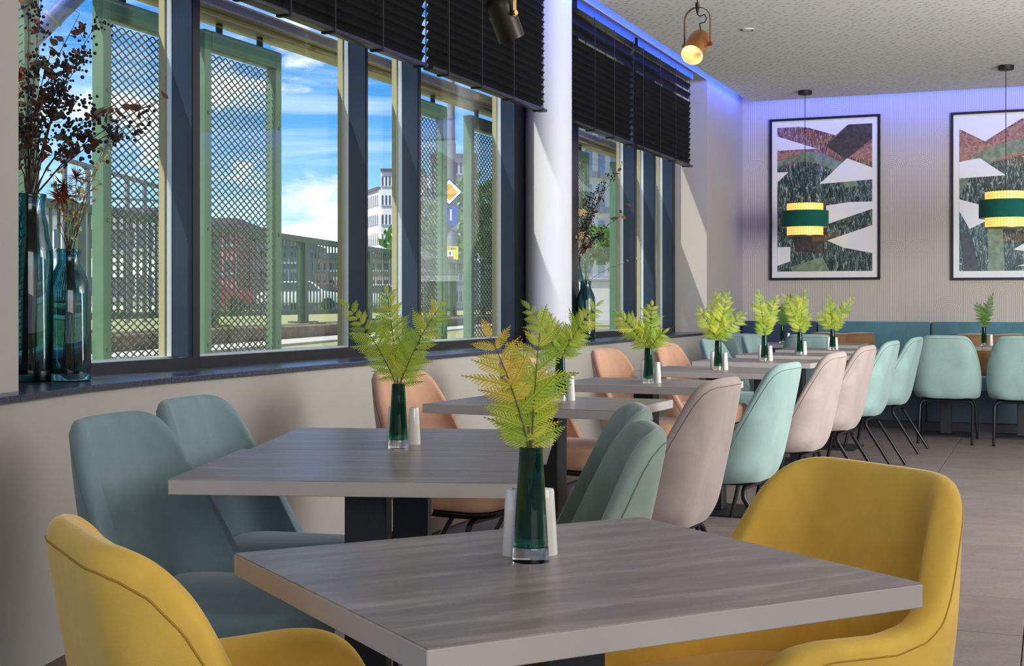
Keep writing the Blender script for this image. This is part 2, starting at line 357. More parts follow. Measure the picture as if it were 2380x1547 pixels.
# wall piece from the last window to the corner, lintel above, back wall
m_ = MB(); fbox(m_, W, (-.2, 0, ZS), (END_S, DO+.02, 3.35)); tag(fixn(m_.obj('wall_left_end', M_WALL)), kind='structure')
m_ = MB(); fbox(m_, W, (END_S, 0, ZO), (16, DO+.02, 3.35)); tag(fixn(m_.obj('wall_left_lintel', M_WALL)), kind='structure')
m_ = MB(); fbox(m_, B, (-.2, 0, 0), (9, -.25, 3.35)); tag(fixn(m_.obj('wall_back', M_PAPER)), kind='structure')
# ceiling: hanging panel with a light cove round it, and the slab above
G1, G2 = .12, .243
c_ = [W(G2, -G1, 0), W(18, -G1, 0), W(18, -10, 0), W(G2, -10, 0)]
m_ = MB(); m_.prism([(p.x, p.y) for p in c_], ZC, ZC+.06); ceil = tag(fixn(m_.obj('ceiling', M_CEIL)), kind='structure')
m_ = MB(); fbox(m_, W, (-.3, .62, 3.35), (18, -10, 3.45)); tag(fixn(m_.obj('ceiling_slab', M_WHITE)), kind='structure')
led = tag(thing('trim_2', (0, 0, 0)), kind='structure')
for nm, a, b in (('led_strip', W(G2, -G1+.008, 0), W(11, -G1+.008, 0)), ('led_strip', W(G2-.008, -G1, 0), W(G2-.008, -7, 0))):
    m_ = MB(); m_.tube([Vector((a.x, a.y, ZC+.046)), Vector((b.x, b.y, ZC+.046))], .006, 6); m_.obj(nm, M_LED, led)
# floor tiles along the room axes
def tilepos(i, j): return C0 - U*(.174+.6*(j+.5)) + V*(i*.6+.24)
def inroom(p): return (C0-p).dot(V) > -20
tm = MB().cbox((0, 0, -.006), (.5965, .5965, .012)).mesh('tile', M_FLOOR, bevel=.0015, segs=1)
rest = MB(); cand = []
# phase of the joints taken from the two long and two cross joints seen at the right
J1 = gp(2180, 1097, 0); J2 = gp(2223, 1381, 0)
ph_v = (J1-C0).dot(V) % .6; ph_u = (C0-J2).dot(U) % .6
for i in range(-1, 14):
    for j in range(0, 28):
        c = C0 + V*(ph_v+.6*(i+.5)) - U*(ph_u+.6*(j-.5))
        tt = (c-C0).dot(V); ss = (C0-c).dot(U)
        if ss < .3 or tt < .25: continue
        inv = c.y > 1.6 and abs(c.x/c.y) < .50
        cand.append((inv, c.length, c))
cand.sort(key=lambda q: (not q[0], q[1])); n_t = 0
for inv, L, c in cand:
    if inv and n_t < 190:
        link('tile', tm, floor, (c.x, c.y, 0), (0, 0, -TH)); n_t += 1
    else: rest.box((-.298, -.298, -.012), (.298, .298, 0), Matrix.Translation(c) @ Matrix.Rotation(-TH, 4, 'Z'))
tag(rest.obj('tile_rest', M_FLOOR, floor), kind='stuff')

# ------------------------------------------------------------------ window frames
DI, DG, DO = .28, .385, .402
ZR = .894; ZT = 2.98
wn_id = 0
def mullion(root, s0, s1):                                  # s0 nearer the camera (bigger s)
    m_ = MB(); fbox(m_, W, (s0, DI+.004, ZR), (s1, DG-.012, ZT)); fixn(m_.obj('mullion', M_NAVY, root))
    m_ = MB(); fbox(m_, W, (s0-.004, DI, ZS), (s1+.004, DI+.006, ZT)); fixn(m_.obj('mullion_shade_face', M_FBLK, root))  # room side of the post, its shade put into the black colour
    m_ = MB(); fbox(m_, W, (s0+.004, DG-.012, ZR), (s1-.004, DG+.012, ZT)); fixn(m_.obj('glazing_spacer', M_SPACER, root))
    m_ = MB(); fbox(m_, W, (s0+.012, DG+.014, ZR-.02), (s1-.012, DO+.024, ZT)); fixn(m_.obj('outer_cap', M_BEIGE, root))
def window(n, edges):                                       # edges: list of (near s, far s) of posts from near to far
    root = tag(thing('window_%d' % n, (0, 0, 0)), kind='structure')
    sa, sb = edges[0][0], edges[-1][1]
    m_ = MB(); fbox(m_, W, (sa, DI, ZS), (sb, DI+.03, ZR)); fixn(m_.obj('frame_bottom', M_FBLK, root))
    m_ = MB(); fbox(m_, W, (sa, DI+.03, ZS), (sb, DG, ZR-.006)); fbox(m_, W, (sa, DI, ZT), (sb, DG, ZO+.02)); fixn(m_.obj('frame_rail', M_NAVY, root))
    m_ = MB(); fbox(m_, W, (sa, DG-.01, ZR-.006), (sb, DO+.03, ZR+.004)); fixn(m_.obj('outer_rail', M_SPACER, root))
    m_ = MB(); fbox(m_, W, (sa, DG, .70), (sb, DO+.03, ZR-.006)); fixn(m_.obj('outer_sill', M_BEIGE, root))
    for a, b in edges: mullion(root, a, b)
    for (a0, b0), (a1, b1) in zip(edges, edges[1:]):
        m_ = MB(); fbox(m_, W, (b0, DG-.003, ZR), (a1, DG+.003, ZT)); fixn(m_.obj('glass_pane', M_GLASS, root))
    return root
E1 = [(wS(447, DI)+1.35, wS(447, DI)+1.27)]+[(wS(a, DI), wS(b, DI)) for a, b in ((447, 466), (850, 856), (972, 979), (1197, 1221))]
window(1, E1)
E2 = [(wS(a, DI), wS(b, DI)) for a, b in ((1316, 1345), (1475, 1480), (1521, 1525), (1564, 1579))]
window(2, E2)
# round column
cc = Vector(((1274.5-CX)*8.62/F, 8.62, 0))
m_ = MB(); m_.lathe([(.147, ZS), (.147, 3.35)], 48); col = m_.obj('wall_left_column', M_COL, smooth=True, auto=.8); col.location = (cc.x, cc.y, 0); tag(col, kind='structure')
# wall block between the windows behind the column
m_ = MB(); fbox(m_, W, (E1[-1][1], DI-.005, ZS), (E2[0][0], DO+.02, ZO)); tag(fixn(m_.obj('wall_left_pier', M_FBLK)), kind='structure')
# reveal between last frame and the wall end
m_ = MB(); fbox(m_, W, (E2[-1][1], DI-.002, ZS), (END_S-.01, DO+.02, ZO)); tag(fixn(m_.obj('wall_left_reveal', M_WHITE)), kind='structure')

# ------------------------------------------------------------------ venetian blinds
DB = .05
def blind(px0, px1, zb, label, topopen=False, gapn=0, tapes=()):
    s0, s1 = wS(px0, DB), wS(px1, DB)
    root = thing('venetian_blind', W((s0+s1)/2, DB, zb), 0, label, 'blind', 'black venetian blinds over the windows')
    inv = Matrix.Translation(-Vector(root.location)); fr = lambda s, d, z: inv @ W(s, d, z)
    m_ = MB(); fbox(m_, fr, (s0, DB-.027, zb), (s1, DB+.027, zb+.017)); fixn(m_.obj('bottom_rail', M_RAIL, root, bevel=.002))
    m_ = MB(); fbox(m_, fr, (s0, DB-.03, ZO-.06), (s1, DB+.03, ZO-.004)); fixn(m_.obj('head_rail', M_RAIL, root))
    # one slat mesh, used for all
    ang = math.radians(62); zz = zb+.045; L = s0-s1; sm = MB(); n = 4
    for i in range(n):
        t0, t1 = i/n-.5, (i+1)/n-.5; cv = lambda t: .004*(1-(2*t)**2)
        P = lambda t, o, s: U*(-s)+N*(-t*.05*math.cos(ang)+ (cv(t)+o)*math.sin(ang))+Vector((0, 0, t*.05*math.sin(ang)+(cv(t)+o)*math.cos(ang)))
        vs = [P(t0, 0, -L/2), P(t0, 0, L/2), P(t1, 0, L/2), P(t1, 0, -L/2), P(t0, .002, -L/2), P(t0, .002, L/2), P(t1, .002, L/2), P(t1, .002, -L/2)]
        sm.add(vs, [(0, 1, 2, 3), (7, 6, 5, 4), (0, 4, 5, 1), (2, 6, 7, 3), (1, 5, 6, 2), (0, 3, 7, 4)])
    me = sm.mesh('slat', M_BLIND, smooth=True, auto=.9); top = ZO-.08
    k = 0
    while zz < top:
        link('slat', me, root, (0, 0, zz-zb)); k += 1
        zz += .043 if not (topopen and zz > top-.22) else .075
    for px in tapes:
        s = wS(px, DB); a = fr(s, DB-.032, zb); m_ = MB()
        fbox(m_, fr, (s+.005, DB-.033, zb-.004), (s-.005, DB-.031, ZO-.05)); fbox(m_, fr, (s+.005, DB+.031, zb-.004), (s-.005, DB+.033, ZO-.05)); fbox(m_, fr, (s+.012, DB-.03, zb-.006), (s-.012, DB+.03, zb-.001))
        fixn(m_.obj('ladder_tape', M_TAPE, root))
    return root
blind(425, 984, 2.240, 'long black venetian blind over the first window, left of the slit of sky', tapes=(560, 660, 764, 876, 976))
blind(995, 1262, 2.240, 'black venetian blind ending at the round white column', tapes=(1030, 1108, 1182, 1250))
blind(1331, 1466, 2.240, 'black venetian blind right of the column with open top slats', True, tapes=(1372, 1418, 1462))
blind(1473, 1603, 2.240, 'short black venetian blind nearest the back wall', True, tapes=(1486, 1526, 1562, 1594))

# ------------------------------------------------------------------ sliding mesh shutters outside
DS = .62; ZPB, ZPT = .72, None
zrail = wZ(645, 101, DS)
m_ = MB(); fbox(m_, W, (16, DS-.05, zrail), (-1.5, DS+.05, zrail+.02)); fbox(m_, W, (16, DS-.10, zrail+.03), (-1.5, DS-.04, zrail+.07)); fbox(m_, W, (16, DS+.03, zrail+.02), (-1.5, DS+.06, zrail+.13)); fbox(m_, W, (16, DS-.02, zrail+.06), (-1.5, DS+.0, zrail+.10))
tag(fixn(m_.obj('shutter_track', M_BEIGE)), 'beige grooved metal track above the mesh shutters outside the windows', 'rail')
def exmesh(Wd, H, pw=.05, ph=.031):
    mb = MB(); nx = int(Wd/pw*2); nz = int(H/ph*2); r = .0019
    for j in range(nz):
        for i in range(nx):
            if (i+j) % 2: continue
            x0, z0 = i*pw/2, j*ph/2
            for dx in (-1, 1):
                x1, z1 = x0+dx*pw/2, z0+ph/2
                if x1 < 0 or x1 > Wd: continue
                dd = Vector((x1-x0, 0, z1-z0)).normalized(); nrm = Vector((-dd.z, 0, dd.x))*(r if dx > 0 else r*.7); yy = Vector((0, .0028, 0))
                a, b = Vector((x0, 0, z0)), Vector((x1, 0, z1)); sh = Vector((0, .002*dx, 0))
                mb.add([a-nrm-yy+sh, b-nrm-yy+sh, b-nrm+yy+sh, a-nrm+yy+sh, a+nrm-yy+sh, b+nrm-yy+sh, b+nrm+yy+sh, a+nrm+yy+sh],
                       [(0, 1, 2, 3), (7, 6, 5, 4), (0, 4, 5, 1), (3, 2, 6, 7)])
    return mb.mesh('expanded_mesh', M_MESH)
PH = zrail-.05-ZPB
EXM = {}
def shutter(s0, s1, label):
    Wd = s0-s1; root = thing('mesh_shutter', W((s0+s1)/2, DS, ZPB), PI/2-TH, label, 'shutter', 'green mesh shutters outside the windows')
    st = .05
    b = lambda nm, a, c, mt=M_GREEN: MB().box(a, c).obj(nm, mt, root, bevel=.003, segs=1)
    b('stile', (-Wd/2, -.028, 0), (-Wd/2+st, .028, PH)); b('stile', (Wd/2-st, -.028, 0), (Wd/2, .028, PH))
    b('bottom_rail', (-Wd/2+st, -.03, 0), (Wd/2-st, .03, .13)); b('top_rail', (-Wd/2+st, -.03, PH-.08), (Wd/2-st, .03, PH))
    for q in (-Wd/2+.15, Wd/2-.15):
        MB().box((q-.012, -.01, PH), (q+.012, .01, PH+.055)).obj('hanger', M_BLACK, root)
    for q, zz in ((-Wd/2+st/2, .2), (-Wd/2+st/2, .7), (Wd/2-st/2, .2), (Wd/2-st/2, .7), (Wd/2-st/2, 1.2), (-Wd/2+st/2, 1.2)):
        MB().lathe([(.009, 0), (.007, .006), (0, .008)], 10, M=Matrix.Translation((q, -.028, zz)) @ Matrix.Rotation(PI/2, 4, 'X')).obj('bolt', M_GREEN, root, smooth=True)
    key = round(Wd, 3)
    if key not in EXM: EXM[key] = exmesh(Wd-2*st, PH-.21)
    o = link('expanded_mesh', EXM[key], root, (-Wd/2+st, 0, .13)); o['kind'] = 'stuff'
    return root
def sh(a, b, lab): shutter(wS(a, DS), wS(b, DS), lab)
sh(-90, 78, 'green mesh shutter at the far left behind the tall smoky vase')
sh(227, 435, 'green mesh shutter behind the dried branches, left of the first thick mullion')
sh(464, 643, 'green mesh shutter beside the wide pane of open sky')
sh(925, 1030, 'narrow view of a green mesh shutter left of the lamp post')
sh(1086, 1195, 'green mesh shutter right of the lamp post with the road signs')
sh(1290, 1362, 'green mesh shutter seen just right of the round column')
sh(1424, 1480, 'green mesh shutter in the far window, right of the white facade')

# ------------------------------------------------------------------ outdoors
ZG = .72
def P3(px, Y, z): return Vector(((px-CX)*Y/F, Y, z))
M_GRASS = mat('lawn', sr(138, 142, 92), .9, noise=.35, nscale=6, bump=.8, bscale=50)
M_PAVE = mat('pavement', sr(176, 172, 160), .85, noise=.12, nscale=3); M_CURB = mat('old_stone_curb', sr(110, 98, 74), .9, noise=.35, nscale=7, bump=.8, bscale=30)
RD = Vector((math.sin(math.radians(11.4)), math.cos(math.radians(11.4)), 0)); RN = Vector((-RD.y, RD.x, 0))
ZRB = .86
RP = P3(767, (EYE-ZRB)*F/(746-HY), 0); 
def R(s, d, z): p = RP+RD*s+RN*d; return Vector((p.x, p.y, z))
ph = MB(); fbox(ph, W, (22, .62, ZG-.4), (-60, 60, ZG-.02)); 
gr = tag(fixn(ph.obj('ground', M_GRASS)), kind='structure')
m_ = MB(); fbox(m_, R, (-22, -1.35, ZG-.1), (60, -.75, ZG+.004)); tag(fixn(m_.obj('path', M_PAVE)), kind='structure')
m_ = MB(); fbox(m_, W, (22, .55, ZG-.1), (-14, .80, ZG+.012)); tag(fixn(m_.obj('path_edge', M_PAVE)), kind='structure')
curb = thing('stone_curb', R(0, -.6, ZG), 0, 'weathered brown stone curb below the green railing', 'curb')
for i in range(-14, 18):
    m_ = MB(); fbox(m_, lambda s, d, z: R(s, d, z)-Vector(curb.location), (i*1.0+.01, -.75, ZG-.05), (i*1.0+.99, -.35, ZRB+random.Random(i).uniform(-.01, .01))); fixn(m_.obj('stone', M_CURB, curb, bevel=.02, segs=2, auto=.9))
m_ = MB(); fbox(m_, R, (-22, -.35, ZG-.1), (60, 3.0, ZRB-.01)); tag(fixn(m_.obj('embankment', M_GRASS)), kind='structure')
# grass tufts near the window (one stuff object)
rnd = random.Random(5); m_ = MB()
for k in range(5200):
    s = rnd.uniform(.5, 12.5); d = rnd.uniform(.82, 2.6); p = W(s, d, ZG-.02)
    a = rnd.uniform(0, 6.28); h = rnd.uniform(.015, .05); wv = Vector((math.cos(a), math.sin(a), 0))*.004; t = Vector((rnd.uniform(-.02, .02), rnd.uniform(-.02, .02), h))
    m_.add([p-wv, p+wv, p+t], [(0, 1, 2)])
tag(m_.obj('grass', M_FERND), 'short scruffy grass growing outside along the windows', 'grass', kind='stuff')
# railing
rail = thing('railing', R(0, 0, ZRB), 0, 'long green steel railing with flat pickets outside the windows', 'railing')
rf = lambda s, d, z: R(s, d, z)-Vector(rail.location)
ZR1 = EYE+(HY-560)*RP.y/F
m_ = MB(); fbox(m_, rf, (-14, -.05, ZR1-.07), (17.5, .05, ZR1)); fixn(m_.obj('top_rail', M_GRN2, rail))
ZR0 = EYE-(724-HY)*RP.y/F
m_ = MB(); fbox(m_, rf, (-14, -.03, ZR0-.03), (17.5, .03, ZR0+.03)); fixn(m_.obj('bottom_rail', M_GRN2, rail))
pk = MB(); L = ZR1-.07-ZR0-.03
vs = [RD*a+RN*b+Vector((0, 0, z)) for z in (0, L) for a, b in ((-.021, -.005), (.021, -.005), (.021, .005), (-.021, .005))]
pk.add(vs, [(0, 3, 2, 1), (4, 5, 6, 7), (0, 1, 5, 4), (1, 2, 6, 5), (2, 3, 7, 6), (3, 0, 4, 7)]); pkm = pk.mesh('picket', M_GRN2)
po = MB(); LP = ZR1-.07-ZRB
vs = [RD*a+RN*b+Vector((0, 0, z)) for z in (0, LP) for a, b in ((-.07, -.05), (.07, -.05), (.07, .05), (-.07, .05))]
po.add(vs, [(0, 3, 2, 1), (4, 5, 6, 7), (0, 1, 5, 4), (1, 2, 6, 5), (2, 3, 7, 6), (3, 0, 4, 7)]); pom = po.mesh('post', M_GRN2)
bpm = MB().cbox((0, 0, .01), (.30, .34, .02), Matrix.Rotation(-math.radians(11.4), 4, 'Z')).mesh('base_plate', M_GRN2)
s = -14
k655 = None
for i in range(0, 250):
    s = -12+i*.136
    if s > 17.4: break
    link('picket', pkm, rail, R(s, 0, ZR0+.03)-Vector(rail.location))
for s in (-10.2, -7.2, -4.2, -1.15, 1.9, 4.95, 8.0, 11.0, 14.0, 17.3):
    link('post', pom, rail, R(s, 0, ZRB)-Vector(rail.location)); link('base_plate', bpm, rail, R(s, 0, ZRB-.005)-Vector(rail.location))
# grey handrail of the ramp further out at the left
hr = thing('handrail', P3(160, 16, ZG), 0, 'grey metal handrail rising beyond the green railing at left', 'railing')
M_GREY = mat('grey_steel', sr(120, 124, 132), .5)
a, b = P3(150, 15, EYE+(HY-370)*15/F), P3(440, 21, EYE+(HY-455)*21/F); o_ = Vector(hr.location)
MB().tube([a-o_, b-o_], .03, 8).obj('top_rail', M_GREY, hr)
MB().tube([P3(150, 15, EYE+(HY-455)*15/F)-o_, P3(440, 21, EYE+(HY-470)*21/F)-o_], .015, 6).obj('mid_rail', M_GREY, hr)
for q in (.0, .14, .28, .42, .56, .70, .84, .98):
    t_ = a.lerp(b, q); MB().tube([t_-o_, Vector((t_.x, t_.y, ZG-.1))-o_], .03, 8).obj('post', M_GREY, hr)
# slanting grey-blue tube high at the left
M_TUBE = mat('pale_blue_tube', sr(96, 112, 168), .35, metal=.3, noise=.1, nscale=2)
a, b = P3(70, 9.0, EYE+(HY-128)*9.0/F), P3(330, 9.0, EYE+(HY+125)*9/F); c1_, c2_ = P3(20, 9.0, EYE+(HY-145)*9/F), P3(262, 9.0, EYE+(HY+95)*9/F)
tb = thing('slanting_pole', c1_, 0, 'pale blue slanting pole crossing the sky at the top left', 'pole')
MB().tube([Vector((0, 0, 0)), c2_-c1_], .062, 16).obj('tube', M_TUBE, tb, smooth=True, auto=.8)
MB().tube([(c2_-c1_)*.42, (c2_-c1_)*.44], .07, 16).obj('collar', M_GREY, tb, smooth=True, auto=.8)
ft = P3(-40, 9.6, ZG); MB().tube([Vector((0, 0, 0)), ft-c1_], .055, 12).obj('foot', M_TUBE, tb, smooth=True, auto=.8)
# lamp post with road signs
LY = 30.0
lp = thing('lamp_post', P3(1049, LY, ZG), 0, 'tall grey lamp post carrying road signs between two shutters', 'lamp post')
zz = lambda py, Y=LY: EYE+(HY-py)*Y/F
M_POST = mat('lamp_post_grey', sr(126, 126, 134), .55, noise=.1, nscale=3)
MB().lathe([(.12, 0), (.12, zz(430)-ZG), (.105, zz(390)-ZG), (.10, zz(335)-ZG)], 16).obj('lower_pole', M_POST, lp, smooth=True, auto=.8)
MB().lathe([(.085, zz(335)-ZG), (.078, zz(230)-ZG), (.06, 8)], 16).obj('upper_pole', M_POST, lp, smooth=True, auto=.8)
for py in (275, 336, 390): MB().lathe([(.105 if py > 300 else .09, -.02), (.105 if py > 300 else .09, .02)], 16, (0, 0, zz(py)-ZG)).obj('band', M_GREY, lp, smooth=True, auto=.8)
MB().tube([(0, 0, zz(241)-ZG), (.55, .1, zz(247)-ZG)], .03, 8).obj('bracket', M_POST, lp)
def flat(poly, y0, y1):
    n = len(poly); m_ = MB(); m_.add([(x, y0, z) for x, z in poly]+[(x, y1, z) for x, z in poly], [tuple(range(n)), tuple(range(2*n-1, n-1, -1))]+[(i, i+n, (i+1) % n+n, (i+1) % n) for i in range(n)]); return m_
u_ = LY/F
def dia(r): return [(-r, 0), (0, -r), (r, 0), (0, r)]
sg = thing('priority_sign', P3(1044, LY-.16, zz(447)), 0, 'yellow diamond road sign with white border on the lamp post', 'sign')
flat(dia(31*u_), -.004, .01).obj('backing', mat('sign_black', sr(40, 40, 44), .5), sg); flat(dia(28.5*u_), -.008, -.004).obj('white_border', mat('sign_white', sr(236, 238, 242), .5), sg)
flat(dia(19.5*u_), -.012, -.008).obj('yellow_centre', mat('sign_yellow', sr(246, 178, 30), .5), sg)
def text(s, size, mt, name, parent, loc, rot=(PI/2, 0, 0), ext=.002):
    cu = bpy.data.curves.new(name, 'FONT'); cu.body = s; cu.size = size; cu.extrude = ext; cu.align_x = 'CENTER'; cu.align_y = 'CENTER'; cu.materials.append(mt)
    o = bpy.data.objects.new(name, cu); C.objects.link(o); bpy.context.view_layer.update()
    me = bpy.data.meshes.new_from_object(o.evaluated_get(bpy.context.evaluated_depsgraph_get())); bpy.data.objects.remove(o)
    return link(name, me, parent, loc, rot)
M_SW = bpy.data.materials['sign_white']
sg = thing('number_sign', P3(1043, LY-.16, zz(502)), 0, 'blue square sign reading 1 below the yellow diamond', 'sign')
flat([(-22*u_, -22*u_), (22*u_, -22*u_), (22*u_, 22*u_), (-22*u_, 22*u_)], -.004, .01).obj('panel', mat('sign_blue', sr(24, 84, 178), .5), sg)
text('1', 38*u_, M_SW, 'numeral', sg, (5*u_, -.008, 0))
NB = thing('notice_board', P3(1047, LY-.17, zz(590)), 0, 'small yellow notice with the number 4 low on the lamp post', 'sign')
MB().box((-20*u_, -.004, -15*u_), (18*u_, .01, 17*u_)).obj('panel', mat('notice_yellow', sr(238, 220, 70), .5), NB)
MB().box((-9*u_, -.008, -6*u_), (6*u_, -.004, 7*u_)).obj('number_field', M_SW, NB); MB().box((-9*u_, -.008, -12*u_), (6*u_, -.004, -7*u_)).obj('red_field', mat('notice_red', sr(190, 50, 60), .5), NB)
MK = mat('sign_ink', sr(40, 44, 54), .6); text('4', 13*u_, MK, 'numeral', NB, (-1.5*u_, -.01, .5*u_)); text('T A.T IBAA', 6.5*u_, MK, 'lettering', NB, (-2*u_, -.006, 12*u_))
# far white office building with rows of windows
M_BW = mat('render_white', sr(236, 234, 232), .8); M_WD = mat('dark_window', sr(70, 80, 98), .25); M_ROOF = mat('roof_grey', sr(90, 92, 100), .6); M_GB = mat('render_grey', sr(176, 178, 190), .8)
def building(name, px0, Y0, px1, Y1, ytop0, rows, cols, label, mw, depth=14, wh=(.45, .5), base=ZG-3, roof=.4, mwin=M_WD):
    a, b = P3(px0, Y0, 0), P3(px1, Y1, 0); L = (b-a).length; ux = (b-a)/L; ang = math.atan2(ux.y, ux.x); H = EYE+(HY-ytop0)*Y0/F-base
    r = thing(name, (a.x, a.y, base), ang, label, 'building')
    MB().box((0, 0, 0), (L, depth, H)).obj('wall', mw, r)
    MB().box((-.04, -.3, H), (L+.04, depth, H+roof)).obj('roof', M_ROOF, r)
    cw, rh = L/cols, (H-3)/rows; ww, hh = cw*wh[0], rh*wh[1]
    wm = MB().box((-ww/2, -.02, -hh/2), (ww/2, .3, hh/2)).mesh('window', mwin); fm = MB().box((-ww/2-.1, -.12, -hh/2-.15), (ww/2+.1, .02, -hh/2)).mesh('window_sill', M_GB)
    for i in range(cols):
        for j in range(rows):
            q = link('window', wm, r, ((i+.5)*cw, -.01, 3+(j+.5)*rh))
            link('window_sill', fm, q)
    return r
building('office_building', 845, 222, 880, 212, 452, 6, 8, 'far white office wing lower and left of the taller block', M_BW)
building('office_building', 885, 204, 985, 204, 398, 7, 12, 'far tall white office block with rows of narrow windows', M_BW)
building('office_building', 1000, 150, 1110, 150, 366, 7, 10, 'pale grey office block behind the lamp post', M_GB)
building('office_building', 1118, 150, 1190, 150, 480, 4, 6, 'lower grey block behind the shutter right of the lamp post', M_GB)
building('shop_building', 440, 98, 550, 98, 520, 3, 7, 'low pink shop building seen through the railing pickets', mat('render_pink', sr(214, 120, 130), .8), wh=(.6, .45))
building('shop_building', 560, 104, 640, 104, 560, 3, 6, 'white low building behind the mesh and railing', M_BW, wh=(.6, .4))
building('shop_building', 645, 100, 708, 100, 572, 3, 5, 'blue grey low building behind the railing pickets', mat('render_bluegrey', sr(112, 128, 156), .8), wh=(.6, .5))
building('shop_building', 716, 105, 905, 105, 600, 3, 12, 'pale low building with orange band far behind the railing', mat('render_orange', sr(224, 186, 170), .8), wh=(.55, .4))
building('shop_building', 100, 75, 360, 75, 500, 2, 12, 'long pale low hall at far left behind the railing', M_BW, wh=(.6, .4))
# street surface and grass bank, parked cars
m_ = MB(); fbox(m_, R, (-30, 30, ZG-.05), (160, 46, ZG+.02)); tag(fixn(m_.obj('street', mat('asphalt', sr(150, 148, 150), .9))), kind='structure')
def car(px, Y, rz, col, label):
    r = thing('car', P3(px, Y, ZG+.02), rz, label, 'car')
    pts = [(-2.1, .35), (-2.1, .85), (-1.7, .95), (-1.2, 1.42), (.5, 1.45), (1.1, .98), (2.0, .85), (2.15, .4)]
    flat(pts, -.85, .85).obj('body', mat('car_paint', col, .3, coat=.5), r, bevel=.06)
    flat([(-1.55, .98), (-1.12, 1.36), (.45, 1.38), (.95, .98)], -.87, .87).obj('side_windows', M_WD, r)
    wm = MB().lathe([(.32, -.1), (.32, .1)], 16, M=Matrix.Rotation(PI/2, 4, 'X')).mesh('wheel', M_BLACK)
    for x in (-1.35, 1.3):
        for y in (-.8, .8): link('wheel', wm, r, (x, y, .32))
car(480, 60, .1, sr(190, 40, 50), 'small red car parked beyond the railing, behind the mesh')
car(700, 67, .1, sr(230, 232, 236), 'white car parked beyond the railing pickets')
car(748, 74, .1, sr(180, 50, 60), 'red car beyond the railing right of the white car')
car(885, 78, .1, sr(226, 226, 230), 'white car behind the railing in the narrow pane')
# white facade close beyond the far window, low wall and hedge
fa = building('facade_building', 1322, 36, 1440, 38, 240, 6, 4, 'white facade with tall blue grey windows behind the far window', M_BW, depth=.8, wh=(.45, .62), mwin=mat('pale_blue_window', sr(150, 166, 196), .1))
gw = thing('garden_wall', P3(1338, 24, ZG), math.atan2(1, 5), 'low white garden wall behind the far window', 'wall')
MB().box((0, 0, 0), (6, .2, EYE+(HY-652)*24/F-ZG)).obj('wall', M_BW, gw)
MB().box((0, -.03, EYE+(HY-652)*24/F-ZG), (6, .23, EYE+(HY-652)*24/F-ZG+.05)).obj('coping', M_GB, gw)
def tree(name, loc, rc, hh, label, seed, mt=M_FERND, n=900, trunk=True, squash=.8):
    r = thing(name, loc, 0, label, 'tree' if trunk else 'hedge'); rn = random.Random(seed); m_ = MB()
    for k in range(n):
        a = rn.uniform(0, 6.28); c = rn.uniform(-1, 1); q = rn.random()**.4*rc; sq = math.sqrt(1-c*c)
        p = Vector((q*sq*math.cos(a), q*sq*math.sin(a), hh+q*c*squash)); s_ = rc*.09*rn.uniform(.6, 1.4)
        d1 = Vector((rn.gauss(0, 1), rn.gauss(0, 1), rn.gauss(0, 1))).normalized(); d2 = d1.orthogonal().normalized()
        m_.add([p+d1*s_, p+d2*s_*.7, p-d1*s_, p-d2*s_*.7], [(0, 1, 2, 3)])
    o = m_.obj('foliage', mt, r); o['kind'] = 'stuff'
    if trunk: MB().tube([(0, 0, 0), (.1, 0, hh*.6), (0, 0, hh)], [rc*.08, rc*.06, rc*.03], 8).obj('trunk', M_TWIG, r)
tree('tree', P3(1132, 62, ZG), 2.6, 4.2, 'dark green tree behind the mesh shutter right of the lamp post', 1)
tree('tree', P3(1000, 50, ZG), 1.8, 2.6, 'rounded green tree left of the lamp post behind the shutter', 2)
tree('hedge', P3(1385, 25.5, ZG), 1.3, 1.45, 'leafy green hedge above the low white garden wall', 3, trunk=False, n=500, squash=.25)

# ------------------------------------------------------------------ dining chairs
def sweep(tab_top, tab_bot, smax, ztab, ytab, rc, n=22, m=8):
    verts = []; 
    def pt(s, z, offn=0.0):
        w_ = lerp(ztab, z); yb = lerp(ytab, z); a = max(.02, w_-rc); L1 = a+rc*PI/2; s_ = abs(s); sg = 1 if s >= 0 else -1
        if s_ < a: x, y, nx, ny = s_, yb, 0, -1
        elif s_ < L1:
            f = (s_-a)/rc; x, y, nx, ny = a+rc*math.sin(f), yb+rc*(1-math.cos(f)), math.sin(f), -math.cos(f)
        else: x, y, nx, ny = w_, yb+rc+s_-L1, 1, 0
        return Vector(((x+nx*offn)*sg, y+ny*offn, z))
    m_ = MB(); vs = []
    for i in range(-n, n+1):
        s = smax*math.copysign(abs(i/n)**.92, i); zb, zt = lerp(tab_bot, abs(s)), lerp(tab_top, abs(s))
        for j in range(m+1): vs.append(pt(s, zb+(zt-zb)*j/m))
    fs = [(i*(m+1)+j, i*(m+1)+j+1, (i+1)*(m+1)+j+1, (i+1)*(m+1)+j) for i in range(2*n) for j in range(m)]
    m_.add(vs, fs); return m_, pt
